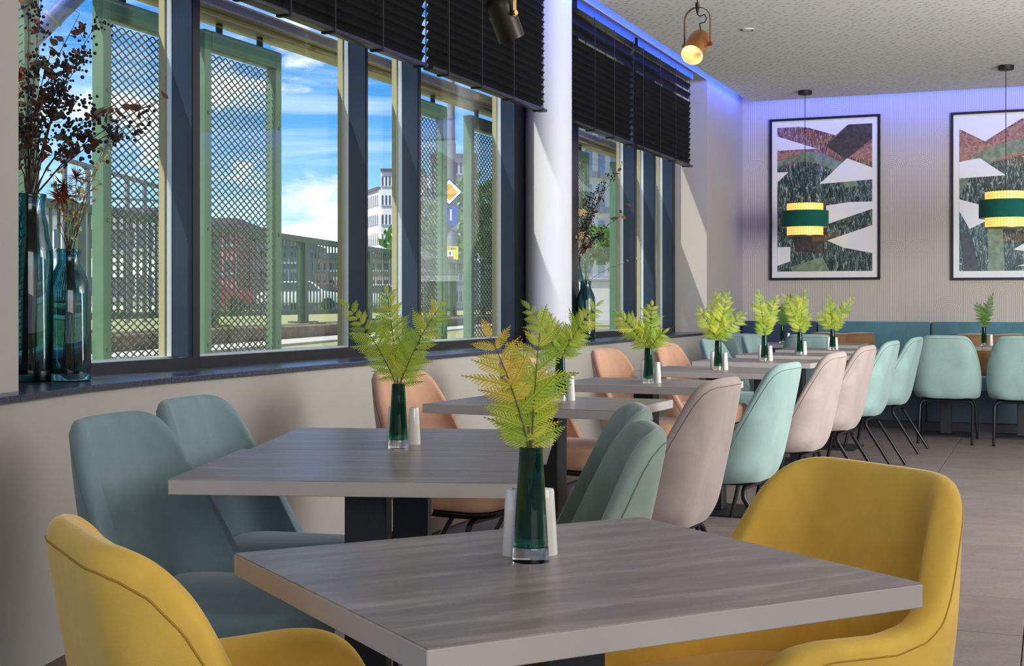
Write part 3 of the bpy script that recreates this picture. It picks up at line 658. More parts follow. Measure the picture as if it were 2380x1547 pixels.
def rr_slab(w0, y0, y1, z0, z1, r, mt, dome=.012):     # rounded cushion
    bm = bmesh.new(); bmesh.ops.create_cube(bm, size=1)
    for v in bm.verts: v.co = Vector((v.co.x*w0, (y0+y1)/2+v.co.y*(y1-y0), (z0+z1)/2+v.co.z*(z1-z0)))
    es = [e for e in bm.edges if abs(e.verts[0].co.z-e.verts[1].co.z) > .01]
    bmesh.ops.bevel(bm, geom=es, offset=r, segments=6, affect='EDGES', profile=.5)
    es = [e for e in bm.edges if len(e.link_faces) == 2 and e.calc_face_angle(0) > 1.2]
    bmesh.ops.bevel(bm, geom=es, offset=.028, segments=4, affect='EDGES', profile=.5)
    for v in bm.verts:
        if v.co.z > (z0+z1)/2: v.co.z += dome*(1-(2*v.co.x/w0)**2)
    me = bpy.data.meshes.new('seat'); bm.to_mesh(me); bm.free(); me.materials.append(mt); me.polygons.foreach_set('use_smooth', [True]*len(me.polygons)); return me
D_TOP = [(0, .85), (.15, .849), (.18, .842), (.205, .828), (.23, .80), (.255, .757), (.28, .705), (.305, .645), (.33, .58), (.355, .51), (.375, .45), (.39, .405), (.398, .375)]
D_BOT = [(0, .336), (.33, .336), (.365, .341), (.385, .352), (.398, .37)]
D_W = [(.333, .21), (.345, .232), (.37, .247), (.42, .258), (.52, .262), (.62, .256), (.72, .244), (.80, .228), (.85, .215)]
D_Y = [(.335, -.155), (.35, -.172), (.38, -.185), (.45, -.198), (.6, -.232), (.75, -.268), (.85, -.292)]
def shell_mesh(args, thick, mt, name='backrest'):
    m_, pt = sweep(*args); me = m_.mesh(name, mt)
    bm = bmesh.new(); bm.from_mesh(me)
    for f in bm.faces:                                   # outward normals away from the sitter
        c = f.calc_center_median()
    bmesh.ops.recalc_face_normals(bm, faces=bm.faces)
    f = min(bm.faces, key=lambda q: q.calc_center_median().y)
    if f.normal.y > 0: bmesh.ops.reverse_faces(bm, faces=bm.faces)
    bm.to_mesh(me); bm.free()
    return modmesh(me, [('SOLIDIFY', dict(thickness=thick, offset=-1)), ('SUBSURF', dict(levels=2, render_levels=2))]), pt
def seam_mesh(tab_top, pt, smax, mt, shell, inset=.024, n=60):
    m_ = MB(); pts = []; bm = bmesh.new(); bm.from_mesh(shell); tree_ = BVHTree.FromBMesh(bm)
    for i in range(-n, n+1):
        s = smax*.93*i/n; e = .0015
        z = lerp(tab_top, abs(s)+.016)-inset; q_, nrm, _, _ = tree_.find_nearest(pt(s, z, .004)); pts.append(q_+nrm*.0003)
    bm.free(); m_.tube(pts, .0015, 5); return m_.mesh('seam', mt, smooth=True)
def u_leg(side, y0, yf, xh=.15, xf=.215, ztop=.33, r=.011, wob=.05):   # leg with curved shoulder
    pts = []
    for k in range(7):
        f = k/6*PI/2*.86; pts.append(Vector((side*(xh-.0+.05*math.sin(f)), y0+(yf-y0)*.05*k/6, ztop-.05*(1-math.cos(f)))))
    pts.append(Vector((side*xf, yf, 0.004))); return MB().tube(pts, r, 10)
def make_chair(label, fab, seam):
    root = thing('dining_chair', (0, 0, 0), 0, label, 'chair')
    o = link('backrest', SH_D[fab], root); link('seam', SEAM_D[seam], root)
    link('seat', SEAT_D[fab], root)
    link('seat_base', BASE_D, root)
    for s in (-1, 1): link('leg', LEG_F[s], root); link('leg', LEG_R[s], root)
    link('cross_bar', BAR_F, root); link('cross_bar', BAR_R, root); return root
SH_D = {}; SEAT_D = {}; SEAM_D = {}
args = (D_TOP, D_BOT, .398, D_W, D_Y, .14)
me0, ptd = shell_mesh(args, .042, M_TEAL)
FAB = dict(teal=M_TEAL, blue=M_TEALB, taupe=M_TAUPE, lamplit=M_LAMPLIT, sage=M_SAGE)
seat0 = rr_slab(.43, -.165, .255, .365, .468, .10, M_TEAL)
for k, mt in FAB.items():
    q = me0.copy(); q.materials.clear(); q.materials.append(mt); SH_D[k] = q
    q = seat0.copy(); q.materials.clear(); q.materials.append(mt); SEAT_D[k] = q
for k, mt in (('dark', M_PIPE), ('warm', M_PIPET)): SEAM_D[k] = seam_mesh(D_TOP, ptd, .398, mt, me0)
BASE_D = rr_slab(.40, -.15, .235, .345, .372, .09, M_BLACK, 0)
LEG_F = {s: u_leg(s, .17, .235).mesh('leg', M_STEEL, smooth=True, auto=.9) for s in (-1, 1)}
LEG_R = {s: u_leg(s, -.11, -.30, xf=.20).mesh('leg', M_STEEL, smooth=True, auto=.9) for s in (-1, 1)}
BAR_F = MB().tube([(-.15, .17, .33), (.15, .17, .33)], .011, 10).mesh('cross_bar', M_STEEL, smooth=True, auto=.9)
BAR_R = MB().tube([(-.15, -.11, .33), (.15, -.11, .33)], .011, 10).mesh('cross_bar', M_STEEL, smooth=True, auto=.9)
def chair_at(P, face, fab, label, group=None):       # face = direction the sitter looks in
    r = make_chair(label, fab, 'warm' if fab in ('taupe', 'lamplit') else 'dark'); r.location = (P.x, P.y, 0)
    r.rotation_euler.z = math.atan2(face.y, face.x)-PI/2
    if group: r['group'] = group
    return r
def rot2(v, deg): a = math.radians(deg); return Vector((v.x*math.cos(a)-v.y*math.sin(a), v.x*math.sin(a)+v.y*math.cos(a), 0))

# armchairs
A_TOP = [(0, 0.818), (0.16, 0.818), (0.2, 0.812), (0.24, 0.795), (0.275, 0.76), (0.3, 0.715), (0.32, 0.672), (0.345, 0.635), (0.38, 0.612), (0.4374, 0.6), (0.5604, 0.605), (0.6096, 0.6), (0.6424, 0.585), (0.667, 0.555), (0.6818, 0.51), (0.6875, 0.46)]
A_BOT = [(0, 0.33), (0.6096, 0.33), (0.6424, 0.335), (0.6711, 0.35), (0.6875, 0.39)]
A_W = [(.325, .22), (.35, .245), (.40, .262), (.60, .272), (.82, .246)]
A_Y = [(.325, -.19), (.36, -.215), (.45, -.232), (.6, -.25), (.82, -.292)]
arm_me, pta = shell_mesh((A_TOP, A_BOT, .6875, A_W, A_Y, .15, 30, 8), .052, M_YEL)
arm_seam = seam_mesh(A_TOP, pta, .6875, M_PIPEY, arm_me, .026, 90); arm_seat = rr_slab(.465, -.19, .27, .355, .465, .11, M_YEL); arm_base = rr_slab(.43, -.17, .25, .33, .36, .10, M_BLACK, 0)
def armchair(P, face, label):
    r = thing('armchair', (P.x, P.y, 0), math.atan2(face.y, face.x)-PI/2, label, 'chair')
    link('backrest', arm_me, r); link('seam', arm_seam, r); link('seat', arm_seat, r); link('seat_base', arm_base, r)
    for s in (-1, 1): link('leg', LEG_F[s], r); link('leg', LEG_R[s], r)
    link('cross_bar', BAR_F, r); link('cross_bar', BAR_R, r); return r

# ------------------------------------------------------------------ tables
ZTB = .75; TT = .031
ped_m = MB().box((-.045, -.045, .012), (.045, .045, ZTB-TT-.006)).mesh('pedestal', M_BLACK, bevel=.003, segs=1)
bas_m = MB().box((-.21, -.21, 0), (.21, .21, .012)).mesh('base_plate', M_BLACK, bevel=.003, segs=1)
brk_m = MB().box((-.16, -.16, ZTB-TT-.008), (.16, .16, ZTB-TT)).mesh('top_bracket', M_BLACK)
def table(P, ang, w_, d_, label, group=None):         # ang: heading of the long side
    r = thing('dining_table', (P.x, P.y, 0), ang, label, 'table', group)
    m_ = MB().box((-w_/2+.001, -d_/2+.001, ZTB-.002), (w_/2-.001, d_/2-.001, ZTB)); m_.obj('table_top', M_TOP, r)
    MB().box((-w_/2, -d_/2, ZTB-TT), (w_/2, d_/2, ZTB-.002)).obj('edge_band', M_EDGE, r, bevel=.001, segs=1)
    link('pedestal', ped_m, r); link('base_plate', bas_m, r); link('top_bracket', brk_m, r); return r
def fromcorners(pl, pr):                              # front-left, front-right pixel corners of the top -> centre, angle
    return gp(*pl, ZTB), gp(*pr, ZTB)

# bud vase, shakers
v_out = [(.0, .0), (.0245, .0), (.0250, .004), (.0238, .022), (.0155, .150), (.0160, .155), (.0135, .155), (.0130, .150), (.0150, .10), (.0185, .03), (.012, .020), (0, .018)]
def vmesh():
    a = MB().lathe([(0, .0), (.0245, .0), (.0252, .004), (.0242, .018), (.0236, .0205), (0, .0205)], 32).mesh('base', M_CLEAR, smooth=True, auto=.7)
    b = MB().lathe([(0, .0212), (.0228, .0212), (.0236, .026), (.0160, .150), (.0162, .1545), (.0140, .1555), (.0128, .152), (.0142, .12), (.0190, .045), (.014, .032), (0, .030)], 32).mesh('body', M_BUD, smooth=True, auto=.7)
    return a, b
VB, VV = vmesh()
SHK = MB().lathe([(0, 0), (.0165, 0), (.0172, .002), (.0122, .088), (.0112, .0915), (0, .0925)], 28).mesh('body', M_PORC, smooth=True, auto=.7)
SHT = MB(); 
for k in range(3): SHT.lathe([(.0009, .0924), (.0009, .0929)], 6, (.004*math.cos(k*2.09), .004*math.sin(k*2.09), 0))
SHT = SHT.mesh('holes', M_HOLE)
def vase(P, lab, z=ZTB):
    r = thing('bud_vase', (P.x, P.y, z), 0, lab, 'vase', None); link('base', VB, r); link('body', VV, r); return r
def shaker(P, lab, z=ZTB, name='shaker'):
    r = thing(name, (P.x, P.y, z), 0, lab, 'shaker'); link('body', SHK, r); link('holes', SHT, r); return r
# fern
def leafmesh(L, wd, curl, n=12, seed=0):
    rn = random.Random(seed); m_ = MB(); 
    def bend(x): return -curl*(x/L)**2*L
    prof = lambda t: wd*(.75+.5*math.sin(PI*min(1, t*1.15)))*(1-t**2.2)+.0004
    for sd in (-1, 1):
        for k in range(n):
            t0, t1 = k/n, (k+1)/n; x0, x1 = t0*L, t1*L; w_ = prof((t0+t1)/2)*rn.uniform(.85, 1.12); core = w_*.24
            tipx = x0+(x1-x0)*.5+w_*.55; up = .0012*rn.uniform(-1, 1)
            vs = [(x0, 0, bend(x0)), (x1, 0, bend(x1)), (x1, sd*core, bend(x1)+.001), (x0+(x1-x0)*.1, sd*core, bend(x0)+.001), (tipx, sd*w_, bend(min(tipx, L))-w_*.25+up), (x0+(x1-x0)*.85, sd*core, bend(x1)+.001), (tipx+(x1-x0)*.3, sd*w_*.9, bend(min(tipx, L))-w_*.22)]
            m_.add(vs, [(0, 1, 2, 3), (3, 5, 6, 4)])
    return m_.mesh('leaf', M_FERN)
LM = {}
for i, (L, wd, cu) in enumerate(((.066, .0120, .25), (.054, .0105, .5), (.078, .0112, .12), (.042, .009, .4))):
    a = leafmesh(L, wd, cu, seed=i); b = a.copy(); b.materials.clear(); b.materials.append(M_FERNY); c = a.copy(); c.materials.clear(); c.materials.append(M_FERND); LM[i] = (a, b, c)
def fern(P, stems, lab, seed, z=ZTB, tone=0, sc=1.0, yellowstem=-1, pair=.027):
    base = Vector((P.x, P.y, z+.14)); r = thing('fern_sprig', base, 0, lab, 'fern'); rn = random.Random(seed)
    for si, (dx, dy, h, curve) in enumerate(stems):      # tip offset (right, away), height above base
        tip = Vector((dx, dy, h)); mid = Vector((dx*.35, dy*.35, h*.55)); pts = []
        for k in range(11):
            t = k/10; p = (mid*2*t*(1-t)+tip*t*t); pts.append(Vector((0, 0, -.08*(1-t)**3 if k == 0 else 0))+p)
        MB().tube(pts, [.0014*(1-.6*k/10) for k in range(11)], 5).obj('stem', M_STEM, r, smooth=True)
        L = sum((pts[i+1]-pts[i]).length for i in range(10)); n = max(3, int((L-.015)/pair/sc))
        for k in range(n+1):
            t = .14+.86*k/n; f = t*10; i0 = min(9, int(f)); p = pts[i0].lerp(pts[i0+1], f-i0); tg = (pts[i0+1]-pts[i0]).normalized()
            side = tg.cross(Vector((rn.uniform(-.25, .25), 1, rn.uniform(-.2, .2)))).normalized()
            cand_ = [(1, .5), (-1, .5)] if k < n else [(0, 1)]
            for sd, _ in cand_:
                s_ = (1.12-.55*abs(t-.45)) * sc*rn.uniform(.85, 1.12)
                dirv = (side*sd*(.95-.25*t)+tg*(.45+.35*t)+Vector((0, rn.uniform(-.35, .35), rn.uniform(-.12, .12)))).normalized() if sd else tg
                nrm = (Vector((rn.uniform(-.35, .35), -1, rn.uniform(.0, .9)))); yv = nrm.cross(dirv).normalized(); zv = dirv.cross(yv).normalized()
                M_ = Matrix((dirv, yv, zv)).transposed().to_4x4(); M_.translation = p
                var = rn.choice((0, 0, 2, 1) if t < .75 else (3, 1)); o = link('leaf', LM[var][(1 if (si == yellowstem and t > .45) else 0) if tone == 0 else 2], r)
                o.matrix_local = M_ @ Matrix.Scale(s_, 4)
    return r

# ---- table 1 (front)
c1 = Vector((.063, 1.85, 0)); a1 = math.radians(27.9)
pL, pB, pR, pF = gp(540, 1285, ZTB), gp(1495, 1204, ZTB), gp(2137, 1352, ZTB), gp(1000, 1498, ZTB)
c1 = (pL+pB+pR+pF)/4; ax = ((pB-pL)+(pR-pF)).normalized(); bx = ((pL-pF)+(pB-pR)).normalized(); ax = (ax+Vector((bx.y, -bx.x, 0))).normalized(); a1 = math.atan2(ax.y, ax.x); W1 = ((pB-pL).length+(pR-pF).length)/2; D1 = ((pL-pF).length+(pB-pR).length)/2
table(c1, a1, W1*1.01, D1*1.03, 'nearest grey laminate table with yellow armchairs at both ends')
v1 = gp(1234, 1303, ZTB)
vase(v1, 'green glass bud vase on the nearest table'); 
shaker(gp(1195, 1289, ZTB), 'white shaker left of the vase on the nearest table'); shaker(gp(1268, 1287, ZTB), 'white shaker right of the vase on the nearest table')
fern(v1, [(-.055, -.01, .165, 0), (.012, .0, .17, 0), (-.01, .02, .10, 0)], 'large yellow green fern sprig in the vase on the nearest table', 3, sc=.85, yellowstem=0, pair=.032)
b1 = rot2(ax, -90)
armchair(c1+ax*.51-b1*.24+Vector((.03, 0, 0)), rot2(-ax, 0), 'yellow velvet armchair right of the nearest table, inside of its back visible')
armchair(c1-ax*.34-b1*.19+Vector((.02, 0, 0)), rot2(ax, 0), 'yellow velvet armchair at the lower left corner, back turned to us')
# ---- table 2 (two tables pushed together)
pFL, pBL = gp(390, 1113, ZTB), gp(683, 993, ZTB); fr_ = gp(1215, 1122.5, ZTB)
vx = (fr_-pFL).normalized(); vy = Vector((-vx.y, vx.x, 0)); W2 = .715; D2 = .585
yl = (pBL-pFL); D2 = yl.dot(vy)/2
ang2 = math.atan2(vx.y, vx.x)
c2a = pFL+vx*W2/2+vy*D2*.5; c2b = pFL+vx*(W2/2+.02)+vy*D2*1.5+vy*.002
table(c2a, ang2, W2, D2-.002, 'second table, front half of the joined pair by the two grey blue chairs'); table(c2b, ang2, W2, D2-.002, 'second table, rear half of the joined pair')
v2 = gp(926, 1040, ZTB); vase(v2, 'dark green bud vase on the joined pair of tables')
shaker(gp(962, 1032, ZTB), 'white shaker right of the vase on the joined tables'); shaker(gp(914, 1027, ZTB), 'white shaker half hidden behind the vase on the joined tables')
fern(v2, [(-.12, .0, .20, 0), (-.03, .03, .235, 0), (.10, -.02, .20, 0), (.03, .0, .09, 0)], 'wide spreading fern sprig on the joined tables', 8, sc=.82, pair=.028)
LBL = {}
def side_chairs(c, dirx, k, fl, fr2, ll, lr, ol=.37, orr=.36, yl=0, yr=0, al=0, ar=0):
    u_ = Vector((-dirx.y, dirx.x, 0))
    if fl: chair_at(c-dirx*ol+u_*yl, rot2(dirx, al), fl, ll)
    if fr2: chair_at(c+dirx*orr+u_*yr, rot2(-dirx, ar), fr2, lr)
side_chairs(c2a, vx, 0, 'blue', 'sage', 'grey blue velvet chair at left, nearest of the window side row', 'sage green velvet chair nearest to us on the aisle side', ol=.345, yl=.0, al=-11, orr=.345, yr=.12*-1, ar=4)
side_chairs(c2b, vx, 0, 'blue', 'sage', 'second grey blue velvet chair at left, behind the nearest one', 'sage green velvet chair tucked right behind the nearest aisle chair', ol=.36, yl=.0, al=-11, orr=.32, yr=-.17, ar=4)
# ---- tables 3 to 8
def tbl(cx_, cy_, ang, lab, w_=.715, d_=.60): c = Vector((cx_, cy_, 0)); table(c, math.radians(ang), w_, d_, lab); return c, Vector((math.cos(math.radians(ang)), math.sin(math.radians(ang)), 0))
names = ['third', 'fourth', 'fifth', 'sixth', 'seventh', 'eighth']
vp = [(1302, 930), (1507, 890), (1669, 859.5), (1777, 838.5), (1859, 824), (1935, 812.5)]
cpx = []
p3l, p3r = gp(990, 938, ZTB), gp(1428, 954, ZTB)
ang3 = math.degrees(math.atan2((p3r-p3l).y, (p3r-p3l).x)); d3 = (p3r-p3l).normalized(); n3 = Vector((-d3.y, d3.x, 0))
TC = [(p3l+p3r)/2+n3*.29]
for i in range(1, 6): TC.append(gp(vp[i][0], vp[i][1]-1, ZTB)-V*.015+U*.02)
ang = [ang3]+[-26.0]*5
ferns = [
 ([(-.11, .0, .19, 0), (-.03, .03, .15, 0), (.13, .0, .20, 0), (.06, .02, .12, 0)], 'fern sprig on the third table, in front of the round column'),
 ([(-.13, .0, .16, 0), (.02, .03, .20, 0), (.06, -.02, .08, 0), (-.02, 0, .10, 0)], 'fern sprig on the fourth table, below the far window'),
 ([(-.10, .0, .17, 0), (-.01, .03, .25, 0), (.05, .0, .25, 0), (.13, .0, .15, 0), (.01, 0, .13, 0)], 'bushy fern sprig on the fifth table, left of the wall corner'),
 ([(-.035, .0, .26, 0), (.07, .0, .24, 0), (0, .02, .13, 0)], 'slim fern sprig on the sixth table'),
 ([(-.10, .0, .25, 0), (-.03, .0, .26, 0), (.03, .0, .28, 0), (-.04, .02, .14, 0), (.06, 0, .12, 0)], 'dense fern sprig on the seventh table'),
 ([(-.10, .0, .13, 0), (-.03, .0, .25, 0), (.15, .0, .24, 0), (.0, .02, .17, 0), (.07, 0, .10, 0)], 'fern sprig on the eighth table, nearest the bench')]
shp = [((1280, 926), (1326, 930)), ((1496, 884), (1528, 889)), ((1657, 857), (1685, 859)), ((1768, 836), (1790, 838)), ((1853, 823), (1870, 823.5)), ((1926, 811), (1943, 811.5))]
chl = [('lamplit', 'peach velvet chair on the window side of the third table'), ('lamplit', 'peach velvet chair behind the big front fern, window side of the fourth table'), ('lamplit', 'peach velvet chair on the window side of the fifth table'), ('lamplit', 'peach velvet chair on the window side of the sixth table, under the fern'), ('teal', 'pale teal velvet chair on the window side of the seventh table'), ('teal', 'pale teal velvet chair on the window side of the eighth table')]
chr_ = [('taupe', 'taupe velvet chair on the aisle side of the third table'), ('teal', 'mint velvet chair on the aisle side of the fourth table'), ('taupe', 'taupe velvet chair on the aisle side of the fifth table'), ('taupe', 'taupe velvet chair on the aisle side of the sixth table, half hidden'), ('teal', 'mint velvet chair on the aisle side of the seventh table'), ('teal', 'mint velvet chair on the aisle side of the eighth table, nearest the bench')]
for i in range(6):
    c = TC[i]; c, dx_ = tbl(c.x, c.y, ang[i], '%s grey laminate table from us in the window row' % names[i])
    v_ = gp(*vp[i], ZTB); vase(v_, 'dark green bud vase on the %s table' % names[i]); fern(v_, ferns[i][0], ferns[i][1], 20+i, sc=1.0)
    shaker(gp(*shp[i][0], ZTB), 'white shaker left of the vase on the %s table' % names[i]); shaker(gp(*shp[i][1], ZTB), 'white shaker right of the vase on the %s table' % names[i])
    side_chairs(c, dx_, i, chl[i][0], chr_[i][0], chl[i][1], chr_[i][1], ol=.385, orr=.38, al=-4, ar=-2)

# ------------------------------------------------------------------ bench along the back wall with tables and chairs
M_BEN = velvet('bench_velvet', sr(84, 124, 132)); M_BEN_SHADE = velvet('bench_velvet_shade', sr(60, 74, 92)); M_PLINTH = mat('bench_plinth', sr(50, 62, 74), .7, noise=.1, nscale=6)  # second velvet has the shade at the left end put into its colour
bench = thing('upholstered_bench', B(.05, .3, 0), -TH, 'long teal upholstered bench along the back wall', 'bench')
bt = [0.02]+[bT(px, .12)[0] for px in (1899, 2163)]; bt += [bt[2]+(bt[2]-bt[1]), bt[2]+2*(bt[2]-bt[1])]
inv = Matrix.Rotation(TH, 4, 'Z') @ Matrix.Translation(-Vector(bench.location)); fb = lambda t, e, z: inv @ B(t, e, z)
ZBT = EYE-(747-HY)*bT(2060, .12)[1]/F
for i in range(4):
    mt = M_BEN_SHADE if i == 0 else M_BEN; a, b = bt[i]+.004, bt[i+1]-.004
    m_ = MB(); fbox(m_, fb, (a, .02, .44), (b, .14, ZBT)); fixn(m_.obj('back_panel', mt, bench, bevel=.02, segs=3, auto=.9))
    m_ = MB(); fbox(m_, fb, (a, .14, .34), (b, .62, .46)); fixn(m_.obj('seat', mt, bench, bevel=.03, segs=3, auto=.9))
    m_ = MB(); fbox(m_, fb, (a, .02, .07), (b, .60, .34)); fixn(m_.obj('front_panel', M_PLINTH, bench, bevel=.004, segs=1))
m_ = MB(); fbox(m_, fb, (.02, .02, 0), (bt[-1], .56, .07)); fixn(m_.obj('plinth', M_BLACK, bench))
M_PIL = velvet('cushion_brown', sr(146, 108, 66), .25)
pm = rr_slab(.42, -.055, .055, 0, .36, .04, M_PIL, 0); 
def pillow(px, e, tilt, label, z=.465):
    t, Y = bT(px, e); p = B(t, e, z); m_ = bmesh.new(); bmesh.ops.create_grid(m_, x_segments=10, y_segments=10, size=.19)
    for v in m_.verts:
        a, b = v.co.x/.19, v.co.y/.19; v.co.z = .055*max(0, (1-a*a))**.4*max(0, (1-b*b))**.4; v.co.x *= 1-.06*b*b; v.co.y *= 1-.06*a*a
    g2 = bmesh.ops.duplicate(m_, geom=m_.faces[:]+m_.verts[:]+m_.edges[:])
    for q in g2['geom']:
        if isinstance(q, bmesh.types.BMVert): q.co.z *= -1
    bmesh.ops.reverse_faces(m_, faces=[q for q in g2['geom'] if isinstance(q, bmesh.types.BMFace)])
    bmesh.ops.remove_doubles(m_, verts=m_.verts, dist=.0005)
    me = bpy.data.meshes.new('cushion'); m_.to_mesh(me); m_.free(); me.materials.append(M_PIL); me.polygons.foreach_set('use_smooth', [True]*len(me.polygons))
    o = link('cushion', me, None, (p.x, p.y, z+.185), (math.radians(78), tilt, -TH)); tag(o, label, 'cushion', 'brown cushions on the bench')
pillow(1925, .24, .06, 'brown velvet cushion on the bench behind the seventh table')
pillow(1985, .22, -.05, 'brown velvet cushion on the bench left of the mint aisle chairs')
pillow(2262, .24, .0, 'brown velvet cushion on the bench left of the far vase')
pillow(2338, .24, -.04, 'brown velvet cushion on the bench at the right edge')
def pE(px, e): t, Y = bT(px, e); return P3(px, Y, 0)
def bench_tables(px, Y, lab):
    P = pE(px, Y)
    for q, nm in ((-.30, 'left'), (.302, 'right')): table(P+V*q, -TH, .60, .70, lab % nm)
    return P
PA = bench_tables(1842, .98, 'grey table before the shaded end of the bench, %s one of the pair'); PB = bench_tables(2287, 1.0, 'grey table before the teal bench under the second picture, %s one of the pair')
for P, px, n_ in ((PA, 1818, 'left'), (PB, 2287, 'right')):
    q = P+V*(-.09 if n_ == 'left' else 0); vase(q, 'small dark bud vase on the %s pair of bench tables' % n_); shaker(q+V*.055, 'white shaker beside the vase on the %s pair of bench tables' % n_)
    fern(q, [(-.05, 0, .2, 0), (.07, 0, .27, 0), (.02, 0, .16, 0)], 'darker green fern sprig on the %s pair of bench tables' % n_, 40+px, tone=1, sc=.9)
for px, Y, lab in ((1738, 1.58, 'pale teal chair facing the bench at its shaded left end'), (1892, 1.58, 'pale teal chair facing the bench, behind the seventh table'), (2202, 1.58, 'mint velvet chair with its back to us, left of the two facing the bench'), (2376, 1.58, 'mint velvet chair with its back to us, cut by the right edge')):
    chair_at(pE(px, Y), U, 'teal', lab)

# ------------------------------------------------------------------ framed prints on the back wall
m, g, p = new_mat('print_photo'); x, y, z = g.sep(g.coord()); co = g.coord()
n = g.noise(g.mapping(co, scale=(7, 1, 2.0)), 6, 10, .82, 1.6); n2 = g.noise(co, 2.6, 3)
low = g.ramp(n, [(.40, sr(16, 20, 22)), (.50, sr(44, 60, 58)), (.56, sr(110, 136, 122)), (.62, sr(214, 218, 212))])
high = g.ramp(n, [(.40, sr(44, 38, 40)), (.5, sr(132, 82, 66)), (.57, sr(176, 150, 126)), (.64, sr(222, 214, 200))])
g.l.new(g.mix(g.ramp(g.m('ADD', g.m('MULTIPLY', z, .62), g.m('MULTIPLY', n2, .35)), [(.80, (0, 0, 0)), (.90, (1, 1, 1))]), low, high), p.inputs['Base Color'])
p.inputs['Roughness'].default_value = .3; p.inputs['Coat Weight'].default_value = 1; p.inputs['Coat Roughness'].default_value = .02; M_PH = m
M_PW = mat('print_white', sr(232, 230, 224), .3, coat=1); M_PD = mat('print_dark', sr(64, 58, 54), .3, coat=1, noise=.6, nscale=30); M_PR = mat('print_rust', sr(158, 112, 96), .3, coat=1, noise=.6, nscale=40)
M_PG = mat('print_green', sr(118, 134, 104), .3, coat=1, noise=.45, nscale=18); M_FR = mat('picture_frame_black', sr(20, 20, 20), .35)
def picture(px0, px1, label, polys, flip=False):
    t0, t1 = bT(px0, .02)[0], bT(px1, .02)[0]
    if px1 > 2300: t1 = t0+PW_
    Y0 = bT(px0, .02)[1]; z0 = 1.10+(HY-651)*Y0/F; z1 = 1.10+(HY-(278 if px0 < 2000 else 262))*Y0/F; Wd, H = t1-t0, z1-z0
    r = thing('picture', B((t0+t1)/2, .0, z0), -TH, label, 'picture'); b = .022
    # local: x along wall, y into the wall (+), so the face is at -y
    for nm, a, c in (('frame_side', (-Wd/2, -.03, 0), (-Wd/2+b, 0, H)), ('frame_side', (Wd/2-b, -.03, 0), (Wd/2, 0, H)), ('frame_rail', (-Wd/2+b, -.03, 0), (Wd/2-b, 0, b)), ('frame_rail', (-Wd/2+b, -.03, H-b), (Wd/2-b, 0, H))):
        MB().box(a, c).obj(nm, M_FR, r)
    MB().box((-Wd/2+b, -.016, b), (Wd/2-b, -.002, H-b)).obj('mount', M_PW, r)
    m_ = MB(); mats = [M_PH, M_PW, M_PD, M_PR, M_PG]; iw, ih = Wd-2*b-.10, H-2*b-.12
    X = lambda u: -iw/2+u*iw
    Zf = lambda v: b+.06+v*ih
    m_.cur = 0; m_.add([(X(0), -.0172, Zf(0)), (X(1), -.0172, Zf(0)), (X(1), -.0172, Zf(1)), (X(0), -.0172, Zf(1))], [(0, 1, 2, 3)])
    for k, (ci, pl) in enumerate(polys):
        m_.cur = ci; yy = -.0175-.0001*k; m_.add([(X(min(1, max(0, u))), yy, Zf(min(1, max(0, v)))) for u, v in pl], [tuple(range(len(pl)))])
    me = m_.mesh('print', mats); link('print', me, r); return Wd
arc = lambda cx_, cy_, r0, r1, a0, a1, n=10: [(cx_+r0*math.cos(a0+(a1-a0)*k/n), cy_+r0*math.sin(a0+(a1-a0)*k/n)*.5) for k in range(n+1)]+[(cx_+r1*math.cos(a1-(a1-a0)*k/n), cy_+r1*math.sin(a1-(a1-a0)*k/n)*.5) for k in range(n+1)]
polyA = [(4, arc(.25, .52, .62, .48, .2, 2.4)), (3, [(0, .82), (0, .76), (.35, .84), (.55, .86), (.3, .84)]), (1, [(0, .94), (.0, .84), (.42, .845)]), (1, [(.62, 1), (.24, 1), (.34, .99), (.62, .93), (.75, 1)]), (2, [(.76, 1), (1, 1), (1, .90), (.73, .76), (.52, .86)]),
         (3, [(.76, .78), (1, .87), (1, .74)]), (1, [(.45, .60), (.74, .77), (1, .70), (1, .62), (.6, .605)]), (1, [(0, .69), (.12, .69), (0, .62)]), (1, [(.52, .32), (1, .42), (1, .47), (.75, .47), (.52, .45)]), (1, [(.53, .21), (1, .31), (1, .12), (.7, .16)]),
         (1, [(0, .04), (0, .17), (.14, .17), (.14, .07)]), (4, [(.14, .03), (.48, .10), (.56, .0), (.16, .0)]), (2, [(.12, .30), (.50, .30), (.50, .12), (.2, .14)])]
polyB = [(1, [(0, 1), (.6, 1), (.25, .86), (0, .95)]), (3, [(0, .93), (.25, .86), (.48, .74), (.2, .70), (0, .74)]), (3, [(.25, .86), (.66, 1), (1, .98), (1, .83), (.48, .74)]), (4, arc(.75, .40, .95, .78, 1.2, 3.0)), (1, [(0, .73), (.2, .75), (.45, .63), (0, .62)]), (1, [(.6, .75), (1, .80), (1, .70)]),
         (1, [(0, .40), (.1, .28), (.35, .36), (.2, .44), (0, .48)]), (2, [(.05, 0), (.0, .26), (.12, .24), (.2, 0)]), (4, [(.28, 0), (.28, .3), (.42, .3), (.44, 0)]), (1, [(.52, .14), (1, .32), (1, .24), (.7, .12)]), (1, [(.55, .03), (1, .1), (1, .04)])]
PW_ = picture(1789, 2046, 'framed collage print left of the second one, behind the left pendant lamp', polyA)
picture(2210, 2500, 'framed collage print cut by the right edge, behind the right pendant', polyB)

